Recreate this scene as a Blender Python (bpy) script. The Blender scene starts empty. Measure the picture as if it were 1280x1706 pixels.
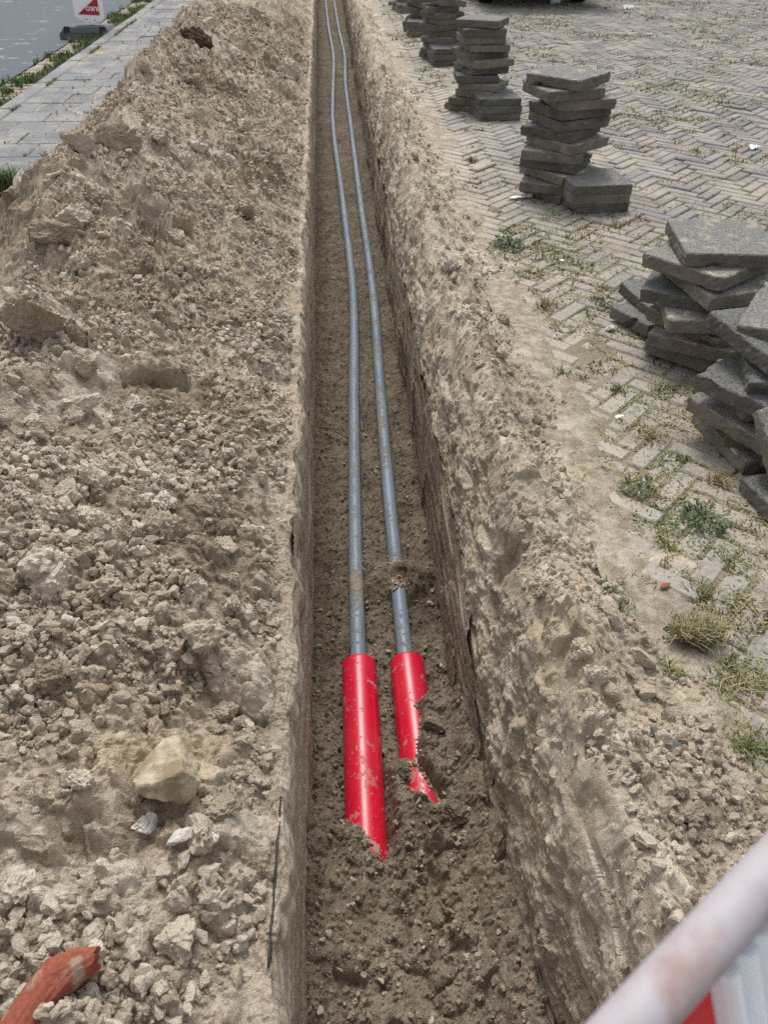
import bpy, math, random
import numpy as np
from mathutils import Vector, Matrix, Euler

S = bpy.context.scene
COL = S.collection
R = math.radians
random.seed(11)
RNG = np.random.default_rng(5)

# ------------------------------------------------------------------ camera, light, exposure
PITCH, YAW, CAMH = 39.15, 3.81, 1.27
cam_d = bpy.data.cameras.new('camera')
cam = bpy.data.objects.new('camera', cam_d); COL.objects.link(cam)
cam.location = (0, 0, CAMH)
cam.rotation_euler = (R(90 - PITCH), 0, R(-YAW))
cam_d.sensor_fit = 'VERTICAL'; cam_d.sensor_height = 34.6; cam_d.sensor_width = 25.95
cam_d.lens = 34.6 * 1281 / 1706
cam_d.clip_start = 0.02; cam_d.clip_end = 1000
cam_d.dof.use_dof = True; cam_d.dof.focus_distance = 2.1; cam_d.dof.aperture_fstop = 8.0
S.camera = cam

SUN_EL, SUN_AZ = 60, -4          # azimuth measured from +Y towards +X
w = bpy.data.worlds.new('World'); S.world = w; w.use_nodes = True
nt = w.node_tree; nt.nodes.clear()
sky = nt.nodes.new('ShaderNodeTexSky'); sky.sky_type = 'NISHITA'; sky.sun_disc = False
sky.sun_elevation = R(SUN_EL); sky.sun_rotation = R(SUN_AZ); sky.dust_density = 3.0
hsv = nt.nodes.new('ShaderNodeHueSaturation'); hsv.inputs['Saturation'].default_value = 0.28   # overcast: nearly grey sky
bgn = nt.nodes.new('ShaderNodeBackground'); bgn.inputs['Strength'].default_value = 0.15
outw = nt.nodes.new('ShaderNodeOutputWorld')
nt.links.new(sky.outputs[0], hsv.inputs['Color']); nt.links.new(hsv.outputs[0], bgn.inputs[0]); nt.links.new(bgn.outputs[0], outw.inputs[0])
sl = bpy.data.lights.new('sun', 'SUN'); sl.energy = 1.5; sl.angle = R(14); sl.color = (1, .965, .91)
so = bpy.data.objects.new('sun', sl); COL.objects.link(so)
so.rotation_euler = (R(90 - SUN_EL), 0, R(180 - SUN_AZ))
S.view_settings.view_transform = 'Standard'; S.view_settings.look = 'None'
S.cycles.use_denoising = False; S.cycles.use_adaptive_sampling = False; S.cycles.max_bounces = 5; S.cycles.sample_clamp_indirect = 4.0
S.view_settings.gamma = 1; S.view_settings.exposure = 0.52

# ------------------------------------------------------------------ noise
_r = np.random.default_rng(3)
PERM = np.tile(_r.permutation(256), 3).astype(np.int64)
_g = _r.normal(size=(256, 3)); G3 = (_g / np.linalg.norm(_g, axis=1)[:, None]).astype(np.float32)

def pn(x, y, z=0.0):
    x, y, z = np.broadcast_arrays(np.asarray(x, np.float32), np.asarray(y, np.float32), np.asarray(z, np.float32))
    xi, yi, zi = np.floor(x), np.floor(y), np.floor(z)
    fx, fy, fz = x - xi, y - yi, z - zi
    xi, yi, zi = xi.astype(np.int64) & 255, yi.astype(np.int64) & 255, zi.astype(np.int64) & 255
    u, v, q = [t * t * t * (t * (t * 6 - 15) + 10) for t in (fx, fy, fz)]
    def gr(a, b, c):
        g = G3[PERM[PERM[PERM[(xi + a) & 255] + ((yi + b) & 255)] + ((zi + c) & 255)]]
        return g[..., 0] * (fx - a) + g[..., 1] * (fy - b) + g[..., 2] * (fz - c)
    def lx(b, c):
        a0 = gr(0, b, c); return a0 + u * (gr(1, b, c) - a0)
    def ly(c):
        a0 = lx(0, c); return a0 + v * (lx(1, c) - a0)
    a0 = ly(0)
    return (a0 + q * (ly(1) - a0)) * 1.5

def fbm(x, y, z=0.0, o=4, gain=.5):
    s, a = 0, 1.0
    for i in range(o):
        s = s + a * pn(x, y, z + 7.3 * i)
        x, y, z, a = x * 2.03, y * 2.03, z * 2.03, a * gain
    return s

def _rand(h):
    h = h & 0xffffffff
    h = ((h ^ (h >> 16)) * 0x45d9f3b) & 0xffffffff
    h = ((h ^ (h >> 16)) * 0x45d9f3b) & 0xffffffff
    return (h ^ (h >> 16)) & 0xffffffff

def clods(a, b, cell, seed, keep=.6, warp=.22):
    """height of a bed of half-buried lumps (round and faceted) and an id number per lump"""
    a, b = np.broadcast_arrays(np.asarray(a, np.float32), np.asarray(b, np.float32))
    A = a / cell + warp * pn(a / cell * 1.7, b / cell * 1.7, seed * 1.37)
    B = b / cell + warp * pn(a / cell * 1.7 + 9, b / cell * 1.7, seed * 2.11)
    ia, ib = np.floor(A).astype(np.int64), np.floor(B).astype(np.int64)
    best = np.zeros(A.shape, np.float32); bid = np.full(A.shape, .5, np.float32)
    for di in (-1, 0, 1):
        for dj in (-1, 0, 1):
            ca, cb = ia + di, ib + dj
            h = _rand(ca * 374761393 + cb * 668265263 + seed * 974711)
            rs = []
            for k in range(6):
                rs.append((h & 0xffff).astype(np.float32) / 65535.); h = _rand(h + 0x9e3779b9)
            p0, q0 = A - (ca + .5 + (rs[0] - .5) * .85), B - (cb + .5 + (rs[1] - .5) * .85)
            an = rs[2] * 6.283; c, s = np.cos(an), np.sin(an)
            p, q = p0 * c + q0 * s, (-p0 * s + q0 * c) * (1 + .6 * rs[3])
            rad = .2 + .4 * rs[4] ** 1.6
            d1 = np.sqrt(p * p + q * q) / rad
            d2 = np.maximum(np.maximum(abs(p), abs(q)), .72 * (abs(p) + abs(q))) / rad
            rnd = np.sqrt(np.maximum(0, 1 - d1 * d1))
            fac = np.clip((1 - d2) * 2.6, 0, 1) * (.8 + .45 * p / rad)
            hh = rad * cell * .8 * np.where(rs[5] > .45, rnd, fac) * (_rand(h + 77) % 1000 < keep * 1000)
            m = hh > best
            best = np.where(m, hh, best); bid = np.where(m, rs[0], bid)
    return best, bid

def sst(x, a, b):
    t = np.clip((x - a) / (b - a), 0, 1); return t * t * (3 - 2 * t)

# ------------------------------------------------------------------ object helpers
def tag(o, label=None, cat=None, group=None, kind=None):
    if label: o['label'] = label
    if cat: o['category'] = cat
    if group: o['group'] = group
    if kind: o['kind'] = kind
    return o

def empty(name, loc=(0, 0, 0), rot=(0, 0, 0)):
    o = bpy.data.objects.new(name, None); COL.objects.link(o)
    o.location = loc; o.rotation_euler = rot; return o

def link(name, me, mat=None, parent=None):
    if mat is not None and not me.materials: me.materials.append(mat)
    o = bpy.data.objects.new(name, me); COL.objects.link(o)
    if parent is not None: o.parent = parent
    return o

def np_mesh(name, V, F, smooth=False, attrs=None):
    """V (n,3); F (m,3|4) or list of such arrays; attrs: {name: (n,) floats}"""
    Fs = F if isinstance(F, list) else [F]
    V = np.asarray(V, np.float32)
    me = bpy.data.meshes.new(name)
    me.vertices.add(len(V)); me.vertices.foreach_set('co', V.ravel())
    loops = np.concatenate([f.ravel() for f in Fs]).astype(np.int32)
    tot = np.concatenate([np.full(len(f), f.shape[1], np.int32) for f in Fs])
    st = np.concatenate([[0], np.cumsum(tot)[:-1]]).astype(np.int32)
    me.loops.add(len(loops)); me.loops.foreach_set('vertex_index', loops)
    me.polygons.add(len(tot)); me.polygons.foreach_set('loop_start', st); me.polygons.foreach_set('loop_total', tot)
    me.polygons.foreach_set('use_smooth', np.full(len(tot), smooth, bool))
    for k, v in (attrs or {}).items():
        at = me.attributes.new(k, 'FLOAT', 'POINT'); at.data.foreach_set('value', np.asarray(v, np.float32).ravel())
    me.update(calc_edges=True); me.validate()
    return me

def grid_faces(nr, nc):
    i = np.arange(nr - 1)[:, None] * nc + np.arange(nc - 1)[None]
    return np.stack([i, i + 1, i + nc + 1, i + nc], -1).reshape(-1, 4)

def grid_mesh(name, X, Y, Z, smooth=True, attrs=None, flip=False):
    nr, nc = X.shape
    F = grid_faces(nr, nc)
    if flip: F = F[:, ::-1]
    return np_mesh(name, np.stack([X, Y, Z], -1).reshape(-1, 3), F, smooth, attrs)

class MB:
    """collects boxes, prisms and tubes into one mesh"""
    def __init__(s): s.v = []; s.f = []
    def add(s, vs, fs):
        n = len(s.v); s.v += [tuple(v) for v in vs]; s.f += [tuple(i + n for i in f) for f in fs]; return s
    def box(s, c, d, M=None, taper=1.0):
        x, y, z = [t / 2 for t in d]; vs = []
        for sz in (-1, 1):
            k = 1 if sz < 0 else taper
            for sx, sy in ((-1, -1), (1, -1), (1, 1), (-1, 1)):
                p = Vector((sx * x * k, sy * y * k, sz * z))
                if M is not None: p = M @ p
                vs.append(p + Vector(c))
        return s.add(vs, [(3, 2, 1, 0), (4, 5, 6, 7), (0, 1, 5, 4), (1, 2, 6, 5), (2, 3, 7, 6), (3, 0, 4, 7)])
    def prism(s, pts, a, b, f=lambda p, t: (p[0], t, p[1])):
        n = len(pts); vs = [f(p, a) for p in pts] + [f(p, b) for p in pts]
        fs = [tuple(range(n)), tuple(range(2 * n - 1, n - 1, -1))] + [(i, i + n, (i + 1) % n + n, (i + 1) % n) for i in range(n)]
        return s.add(vs, fs)
    def tube(s, path, r, n=20, caps=True, radii=None):
        P = [Vector(p) for p in path]; m = len(P); vs = []; fs = []
        up = Vector((0, 0, 1))
        for i, p in enumerate(P):
            t = (P[min(i + 1, m - 1)] - P[max(i - 1, 0)]).normalized()
            u = t.cross(up)
            if u.length < 1e-3: u = t.cross(Vector((0, 1, 0)))
            u.normalize(); v = u.cross(t)
            rr = radii[i] if radii else r
            for k in range(n):
                a = 2 * math.pi * k / n; vs.append(p + u * rr * math.cos(a) + v * rr * math.sin(a))
        for i in range(m - 1):
            for k in range(n):
                k2 = (k + 1) % n; fs.append((i * n + k, i * n + k2, (i + 1) * n + k2, (i + 1) * n + k))
        if caps: fs += [tuple(range(n - 1, -1, -1)), tuple((m - 1) * n + k for k in range(n))]
        return s.add(vs, fs)
    def mesh(s, name, smooth=False):
        me = bpy.data.meshes.new(name); me.from_pydata(s.v, [], s.f)
        if smooth:
            for p in me.polygons: p.use_smooth = True
        me.update(); return me
    def build(s, name, mat, parent=None, smooth=False, bevel=0):
        o = link(name, s.mesh(name, smooth), mat, parent)
        if bevel:
            b = o.modifiers.new('bevel', 'BEVEL'); b.width = bevel; b.segments = 2; b.limit_method = 'ANGLE'
        return o

# ------------------------------------------------------------------ materials
class NB:
    def __init__(s, name):
        s.m = bpy.data.materials.new(name); s.m.use_nodes = True
        s.t = s.m.node_tree; s.b = s.t.nodes['Principled BSDF']; s.n = s.t.nodes
        s.co = s.n.new('ShaderNodeTexCoord').outputs['Object']
        s.b.inputs['Specular IOR Level'].default_value = .25
    def world(s): s.co = s.n.new('ShaderNodeNewGeometry').outputs['Position']; return s
    def put(s, sock, v):
        if isinstance(v, bpy.types.NodeSocket): s.t.links.new(v, sock)
        elif isinstance(v, tuple) and len(v) == 3 and sock.type == 'RGBA': sock.default_value = (*v, 1)
        else: sock.default_value = v
    def noise(s, scale, detail=4, rough=.55, dist=0, co=None):
        n = s.n.new('ShaderNodeTexNoise'); n.inputs['Scale'].default_value = scale
        n.inputs['Detail'].default_value = detail; n.inputs['Roughness'].default_value = rough; n.inputs['Distortion'].default_value = dist
        s.t.links.new(co or s.co, n.inputs['Vector']); return n.outputs['Fac']
    def vor(s, scale, co=None, out='Distance'):
        n = s.n.new('ShaderNodeTexVoronoi'); n.inputs['Scale'].default_value = scale
        s.t.links.new(co or s.co, n.inputs['Vector']); return n.outputs[out]
    def scaled(s, sc):
        n = s.n.new('ShaderNodeMapping'); n.inputs['Scale'].default_value = sc
        s.t.links.new(s.co, n.inputs['Vector']); return n.outputs[0]
    def attr(s, name):
        n = s.n.new('ShaderNodeAttribute'); n.attribute_name = name; return n.outputs['Fac']
    def objrand(s): return s.n.new('ShaderNodeObjectInfo').outputs['Random']
    def math(s, op, a, b=0.0, c=None, clamp=False):
        n = s.n.new('ShaderNodeMath'); n.operation = op; n.use_clamp = clamp
        s.put(n.inputs[0], a); s.put(n.inputs[1], b)
        if c is not None: s.put(n.inputs[2], c)
        return n.outputs[0]
    def ramp(s, f, a, b, lo=0.0, hi=1.0):
        n = s.n.new('ShaderNodeMapRange'); n.inputs[1].default_value = a; n.inputs[2].default_value = b
        n.inputs[3].default_value = lo; n.inputs[4].default_value = hi; n.interpolation_type = 'SMOOTHSTEP'
        s.put(n.inputs[0], f); return n.outputs[0]
    def mix(s, f, a, b, mode='MIX'):
        n = s.n.new('ShaderNodeMix'); n.data_type = 'RGBA'; n.blend_type = mode
        s.put(n.inputs[0], f); s.put(n.inputs[6], a); s.put(n.inputs[7], b); return n.outputs[2]
    def bump(s, h, strength=.5, dist=.003):
        n = s.n.new('ShaderNodeBump'); n.inputs['Strength'].default_value = strength; n.inputs['Distance'].default_value = dist
        s.put(n.inputs['Height'], h); s.t.links.new(n.outputs[0], s.b.inputs['Normal'])
    def done(s, col, rough=.9):
        s.put(s.b.inputs['Base Color'], col); s.put(s.b.inputs['Roughness'], rough); return s.m

def soil_mat(name, dark, mid, light, damp, fine=1.0):
    k = NB(name).world()
    n1, n2, n3, n4 = k.noise(1.7, 4), k.noise(14, 5), k.noise(90, 5, .65), k.noise(420, 3, .6)
    f = k.math('ADD', k.math('MULTIPLY', n2, .5), k.math('MULTIPLY', n3, .5))
    c = k.mix(k.ramp(f, .36, .56), dark, mid)
    t = k.math('ADD', k.math('MULTIPLY', k.attr('tint'), .6), k.math('MULTIPLY', n1, .75))
    c = k.mix(k.ramp(t, .5, 1.08), c, light)
    c = k.mix(k.ramp(k.noise(3.3, 3), .50, .70, 0, .5), c, (.45, .35, .225))      # warmer ochre sand patches
    c = k.mix(k.ramp(n4, .57, .68, 0, .6), c, light)
    c = k.mix(k.ramp(n4, .42, .32, 0, .7), c, dark)
    c = k.mix(k.attr('damp'), c, damp, 'MIX')
    dn = k.mix(k.ramp(f, .38, .6), (.72, .70, .68), (1.2, 1.2, 1.2))
    c = k.mix(k.attr('damp'), c, k.mix(1.0, c, dn, 'MULTIPLY'))
    h = k.math('ADD', k.math('MULTIPLY', n3, 1.0), k.math('MULTIPLY', n4, .6))
    k.bump(h, .9, .006 * fine)
    k.b.inputs['Specular IOR Level'].default_value = .08
    return k.done(c, .97)

M = {}
M['heap'] = soil_mat('dry_soil', (.19, .150, .105), (.395, .333, .248), (.59, .53, .435), (.20, .158, .11))
M['trench'] = soil_mat('damp_soil', (.15, .117, .083), (.265, .22, .166), (.40, .345, .275), (.13, .106, .078))
M['bank'] = soil_mat('pale_soil', (.20, .16, .115), (.40, .336, .248), (.585, .525, .42), (.22, .175, .122))
M['clod'] = soil_mat('clod_soil', (.23, .185, .132), (.40, .338, .25), (.60, .54, .44), (.195, .155, .11))

k = NB('boulder_stone'); n = k.noise(22, 6, .6); n2 = k.noise(150, 4)
c = k.mix(k.ramp(n, .38, .62), (.24, .185, .115), (.46, .40, .30)); c = k.mix(k.ramp(n2, .55, .75, 0, .6), c, (.2, .16, .11))
k.bump(k.math('ADD', n, n2), .7, .004); M['boulder'] = k.done(c, .9)

k = NB('pale_pebble'); n = k.noise(60, 4); k.bump(n, .4, .003)
M['pebble'] = k.done(k.mix(k.ramp(n, .3, .7), (.42, .39, .33), (.62, .60, .55)), .9)

k = NB('terracotta'); n = k.noise(28, 5, .6); n2 = k.noise(200, 3)
c = k.mix(k.ramp(n2, .3, .7), (.21, .06, .034), (.28, .088, .052)); c = k.mix(k.ramp(n, .56, .66, 0, .8), c, (.30, .235, .18))
k.bump(n2, .3, .002); M['terracotta'] = k.done(c, .85)

k = NB('grey_pipe'); co = k.scaled((1, .35, 1)); n = k.noise(9, 5, .62); n2 = k.noise(160, 4)
n3 = k.noise(45, 5, .7)
d = k.ramp(k.math('ADD', k.math('MULTIPLY', n, .55), k.math('MULTIPLY', n3, .45)), .515, .58)
d = k.math('MULTIPLY', d, k.attr('mud'))
c = k.mix(k.ramp(k.noise(6, 4, .6, 0, co), .3, .7), (.135, .172, .215), (.19, .235, .28))
c = k.mix(k.ramp(n2, .62, .75, 0, .5), c, (.28, .26, .22))
c = k.mix(d, c, k.mix(n3, (.15, .115, .08), (.33, .28, .21)))
k.bump(d, .8, .003); M['pipe'] = k.done(c, k.math('ADD', k.math('MULTIPLY', d, .5), .42))
k.b.inputs['Specular IOR Level'].default_value = .45

k = NB('red_plastic'); n = k.noise(16, 5, .7); n2 = k.noise(190, 3, .6); n3 = k.noise(60, 4, .6)
d = k.ramp(k.math('ADD', k.math('MULTIPLY', n, .6), k.math('MULTIPLY', n3, .4)), .555, .60, 0, .85)
d2 = k.ramp(n2, .66, .72, 0, .75)
dd = k.math('MAXIMUM', k.math('MULTIPLY', d, k.attr('mud')), d2)
c = k.mix(dd, (.58, .003, .028), k.mix(n3, (.20, .16, .12), (.42, .35, .28)))
c = k.mix(k.ramp(k.noise(5, 3), .3, .8, 0, .12), c, (.60, .18, .20))
k.bump(dd, .5, .002); M['red'] = k.done(c, k.math('ADD', k.math('MULTIPLY', dd, .5), .33)); k.b.inputs['Specular IOR Level'].default_value = .5

k = NB('slab_concrete').world()
n, n2, n3 = k.noise(9, 5, .6), k.noise(140, 4, .6), k.noise(420, 2)
v = k.vor(260)
c = k.mix(k.ramp(n, .3, .7), (.115, .108, .094), (.19, .178, .157))
c = k.mix(k.ramp(n2, .55, .72, 0, .6), c, (.245, .238, .215))
c = k.mix(k.ramp(n2, .42, .3, 0, .6), c, (.06, .058, .052))
c = k.mix(k.math('MULTIPLY', k.attr('top'), .72), c, k.mix(k.ramp(k.math('ADD', k.math('MULTIPLY', n3, .6), k.math('MULTIPLY', n2, .4)), .43, .57), (.085, .09, .092), (.34, .345, .335)))
sp = k.math('MULTIPLY', k.attr('top'), k.ramp(k.noise(13, 6, .68), .53, .62, 0, .85))
sp = k.math('MULTIPLY', sp, k.ramp(k.objrand(), .25, .75))
c = k.mix(sp, c, (.47, .41, .31))
c = k.mix(k.ramp(k.objrand(), 0, 1, 0, 1), k.mix(1.0, c, (.70, .70, .69), 'MULTIPLY'), k.mix(1.0, c, (1.22, 1.17, 1.08), 'MULTIPLY'))
c = k.mix(k.ramp(k.noise(24, 5, .7), .58, .70, 0, .5), c, (.36, .31, .235))
k.bump(k.math('ADD', k.math('MULTIPLY', n2, 1.), n3), .8, .004); M['slab'] = k.done(c, .93)

k = NB('clinker_brick'); t = k.attr('tint'); n = k.noise(3, 4); n2 = k.noise(70, 5, .65); n3 = k.noise(300, 3)
c = k.mix(t, (.145, .138, .130), (.275, .262, .24))
c = k.mix(k.ramp(k.attr('tint2'), .72, .95, 0, .7), c, (.25, .21, .18))
c = k.mix(k.ramp(k.attr('tint2'), .2, .05, 0, .7), c, (.185, .19, .20))
c = k.mix(k.ramp(k.math('ADD', k.math('MULTIPLY', n, .6), k.math('MULTIPLY', n2, .4)), .44, .64, 0, .7), c, (.40, .36, .29))
c = k.mix(k.math('MULTIPLY', k.attr('dust'), k.ramp(k.math('ADD', n2, k.math('MULTIPLY', n, .6)), .55, 1.0, .2, 1.0)), c, (.44, .395, .315))
c = k.mix(k.ramp(n3, .58, .75, 0, .4), c, (.14, .12, .105))
k.bump(k.math('ADD', n2, n3), .6, .003); M['brick'] = k.done(c, .92)

k = NB('sand_and_moss'); n, n2, n3, n4 = k.noise(2.2, 5, .6), k.noise(26, 5, .65), k.noise(160, 4, .65), k.noise(700, 2)
c = k.mix(k.ramp(n2, .35, .65), (.27, .225, .16), (.48, .42, .325))
c = k.mix(k.ramp(k.noise(5.5, 5, .65), .52, .64, 0, .8), c, (.60, .545, .445)); c = k.mix(k.ramp(n3, .56, .72, 0, .6), c, (.62, .56, .45)); c = k.mix(k.ramp(n3, .45, .3, 0, .7), c, (.16, .125, .085))
g = k.math('MULTIPLY', k.ramp(k.math('ADD', k.math('MULTIPLY', n, .6), k.math('MULTIPLY', n2, .4)), .42, .58, 0, .9), k.attr('moss'))
c = k.mix(g, c, k.mix(n3, (.095, .088, .035), (.22, .185, .10)))
k.bump(k.math('ADD', n3, n4), .9, .004); M['sand'] = k.done(c, .97)

k = NB('footway_slab'); t = k.attr('tint'); n, n2, n3 = k.noise(3.2, 5, .6), k.noise(110, 4, .6), k.noise(30, 5, .6)
c = k.mix(t, (.105, .111, .12), (.175, .182, .192)); c = k.mix(k.ramp(n2, .3, .7, 0, .5), c, (.28, .285, .285))
c = k.mix(k.ramp(k.math('ADD', k.math('MULTIPLY', n, .6), k.math('MULTIPLY', n3, .4)), .44, .62, 0, .7), c, (.36, .335, .285))
k.bump(n2, .5, .002); M['footway'] = k.done(c, .92)

k = NB('asphalt'); n, n2 = k.noise(4, 6, .65, .3, k.scaled((.9, 1.2, 1))), k.noise(160, 3)
c = k.mix(k.ramp(n2, .3, .7), (.075, .09, .104), (.125, .143, .158)); c = k.mix(k.ramp(n, .60, .70, 0, .75), c, (.42, .41, .38))
k.bump(n2, .6, .003); M['asphalt'] = k.done(c, .9)

k = NB('ground_soil'); n = k.noise(8, 5); M['ground'] = k.done(k.mix(n, (.2, .16, .11), (.38, .32, .24)), .97)

k = NB('grass_blade'); t = k.attr('tint')
c = k.mix(k.ramp(t, .0, .45), (.06, .105, .025), (.125, .155, .05)); c = k.mix(k.ramp(t, .5, .8), c, (.33, .275, .15)); 
M['grass'] = k.done(c, .7)
k = NB('broad_leaf'); n = k.noise(60, 3); M['leaf'] = k.done(k.mix(n, (.055, .082, .038), (.12, .15, .075)), .7)

def plain(name, col, rough=.6, dirt=None, sc=30, amt=.5, spec=.4):
    k = NB(name); n = k.noise(sc, 5, .65)
    c = k.mix(k.ramp(n, .45, .75, 0, amt), col, dirt or tuple(x * .6 for x in col))
    k.b.inputs['Specular IOR Level'].default_value = spec
    k.bump(n, .15, .002)
    return k.done(c, k.ramp(n, .2, .8, rough, min(1, rough + .2)))
M['rubber'] = plain('black_rubber', (.10, .105, .11), .75, (.16, .16, .15), 25)
M['shade_rubber'] = plain('shaded_rubber', (.02, .021, .023), .85)  # near-black copy of the rubber, the shade inside the foot's recesses as colour
M['white'] = plain('white_board', (.90, .90, .90), .45, (.68, .67, .64), 12, .4)
M['signred'] = plain('red_sheeting', (.42, .012, .03), .4, (.35, .02, .03), 10, .4)
M['barrier'] = plain('dirty_white_plastic', (.36, .34, .36), .5, (.28, .185, .17), 22, .9)
M['barrierwhite'] = plain('white_ribbed_plastic', (.82, .86, .90), .4, (.70, .74, .80), 20, .5)
M['barrierred'] = plain('red_reflective', (.62, .004, .01), .35, (.40, .003, .01), 20, .6)
M['paint'] = plain('dark_car_paint', (.015, .016, .02), .25, (.03, .03, .03), 8, .4, .6)
M['glass'] = plain('car_glass', (.02, .024, .028), .08, (.03, .03, .03), 3, .2, .6)
M['tyre'] = plain('tyre_rubber', (.014, .014, .015), .85)
M['rim'] = plain('alloy', (.35, .36, .37), .35)
M['lamp'] = plain('red_lamp', (.25, .01, .012), .2)
M['litter'] = plain('white_litter', (.78, .79, .80), .6, (.6, .6, .58), 60)
M['plastic'] = plain('black_line', (.018, .019, .021), .5)
M['slate'] = plain('slate', (.12, .13, .135), .7, (.3, .28, .24), 40)
M['twig'] = plain('twig_bark', (.20, .14, .09), .9)
M['turf'] = plain('dark_turf', (.075, .052, .034), .95, (.16, .12, .08), 80)

# ------------------------------------------------------------------ terrain functions (metres; trench runs along +Y)
YN = [-.6]
while YN[-1] < 25: YN.append(YN[-1] + .0023 * math.sqrt(YN[-1] ** 2 + 1.6) ** 1.3 * (2.0 if YN[-1] < .25 else .5 if .88 < YN[-1] < 1.56 else 1.0))
YR = np.array(YN, np.float32)
XL = -.122        # left wall plane

def lip_x(y): return -.136 + .016 * pn(y * 2.1, 3.3) + .014 * pn(y * 7, 8.1) + .007 * pn(y * 21, 9.1) - .02 * sst(pn(y * 3.1, 21.), .25, .5)
def floor_r(y): return .317 + .0065 * np.maximum(y - 3, 0) + .012 * pn(y * 1.1, 5.5) + .05 * sst(-y, -1.0, -.4)

PITS = [(-.53, 2.0, .075, .05, .26), (-.70, 3.05, .09, .09, .08), (-.30, .98, .13, .16, .04), (-.42, .62, .07, .05, .03)]

def heap_base(x, y):
    u = lip_x(y) - x                              # distance left of the lip
    xr = .90 + .10 * pn(y * .55, 1.7) + .06 * pn(y * 1.7, 4.4) + .012 * np.maximum(y - 6, 0)
    hr = (.32 + .13 * sst(y, .3, 2.2) + .055 * pn(y * .8, 9.9) - .19 * np.exp(-((y - 2.4) / .8) ** 2) + .035 * pn(y * 2.3, 2.2) + .012 * np.clip(y - 6, 0, 9))
    toe = 1.50 + .13 * pn(y * .7, 6.1) + .16 * np.exp(-((y - 4.0) / 1.2) ** 2)
    up = np.clip((u - .035) / (xr - .035), 0, 1)
    dn = np.clip((u - xr) / np.maximum(toe - xr, .2), 0, 1)
    z = hr * (up ** .92 * (1.06 - .06 * up)) * (1 - dn) ** 1.25
    z = np.where(u > xr, z, z)
    return z + .012 - .06 * sst(dn, .86, 1.0), u, dn

def heap_z(x, y, detail=True):
    z, u, dn = heap_base(x, y)
    e = sst(u, -.03, .07); e2 = sst(1 - dn, 0, .35)
    z = z + e * e2 * sst(u, .0, .2) * (.075 * pn(x * 2.1, y * 2.1, 3.) + .05 * pn(x * 5.3, y * 5.3, 6.))
    id_ = np.full(np.shape(z), .5, np.float32)
    if detail:
        rough = sst(pn(x * 1.5, y * 1.5, 14.), -.45, .25) * .75 + .25
        c1, i1 = clods(x, y, .17, 1, .40); c2, i2 = clods(x, y, .085, 2, .6)
        c3, i3 = clods(x, y, .044, 3, .72); c4, i4 = clods(x, y, .021, 4, .82)
        a = e * (.3 + .7 * e2)
        z = z + a * (c1 * .72 * rough + c2 * .92 * rough + c3 * 1.05 * (.4 + .6 * rough)) + (.25 + .75 * e) * (.4 + .6 * e2) * c4 * 1.2
        z = z + .010 * a * fbm(x * 22, y * 22, 1., 3) + .0035 * fbm(x * 95, y * 95, 2., 2)
        id_ = np.where(c1 > .02, i1, np.where(c2 > .012, i2, np.where(c3 > .006, i3, i4)))
        for px, py, rx, ry, dp in PITS:
            z = z - dp * np.exp(-(((x - px) / rx) ** 2 + ((y - py) / ry) ** 2) ** 2)
    return z, id_

def floor_z(x, y, detail=True):
    z = -.70 + .012 * pn(x * 3, y * 3, 2.) + .006 * pn(x * 9, y * 9, 5.)
    fr = floor_r(y)
    z = z + .022 * sst(x, XL + .06, XL) + .03 * sst(x, fr - .09, fr)
    # soil slipped over the right-hand pipe, then over the right-hand red duct
    z = z + .10 * np.exp(-((x - .215) / .10) ** 2 - ((y - 1.98) / .085) ** 2) * (1 + .4 * pn(x * 14, y * 14, 1.))
    z = z + .045 * np.exp(-((x - .10) / .05) ** 2 - ((y - 2.02) / .16) ** 2)
    wob = .022 * pn(x * 9, y * 9, 12.) + .016 * pn(x * 22, y * 22, 13.)
    ram = sst(x + wob, .150, .215) * sst(-y + wob, -1.47, -1.38)
    win = np.exp(-(((x - .188 - .5 * (1.1 - y)) / .034) ** 2 + ((y - 1.11) / .085) ** 2) ** 1.6)
    ex = .145 * ram + .05 * sst(x, .25, .31) * sst(-y + wob, -1.5, -1.2) + .06 * np.exp(-((x - .105) / .028) ** 2) * sst(-y + wob, -1.36, -1.2) + .10 * np.exp(-((x - .145) / .042) ** 2) * sst(-y + wob, -1.245, -1.19)
    z = z + ex * (1 - .9 * win)
    # backfill in the foreground
    f = sst(-y + .06 * pn(x * 8, y * 3, 4.) + .055 * sst(-x, -.06, .0) + .08 * sst(x, .09, .16), -1.01, -.93)
    z = np.maximum(z, z * (1 - f) + f * (-.568 + .05 * pn(x * 4, y * 4, 7.) + .02 * pn(x * 11, y * 11, 8.) + .03 * sst(x, .15, .33) - .03 * np.exp(-((x - .10) / .1) ** 2 - ((y - .72) / .14) ** 2)))
    z = z + .05 * sst(x, .02, XL) * sst(-y, -1.15, -.95)
    id_ = np.full(np.shape(z), .4, np.float32)
    if detail:
        amt = .35 + .65 * sst(-y, -1.9, -1.0)
        nr = sst(-y, -1.35, -.95)
        c1, _ = clods(x, y, .13, 30, .5); c2, i2 = clods(x, y, .07, 31, .5); c3, i3 = clods(x, y, .034, 32, .6); c4, i4 = clods(x, y, .017, 33, .75)
        z = z + amt * (c1 * .55 * nr + c2 * (.5 + .4 * nr) + c3 * .85) + c4 * 1.1 + .009 * fbm(x * 26, y * 26, 3., 3) + .002 * fbm(x * 110, y * 110, 3., 2)
        id_ = np.where(c2 > .01, i2, np.where(c3 > .005, i3, i4))
    return z, id_

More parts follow.
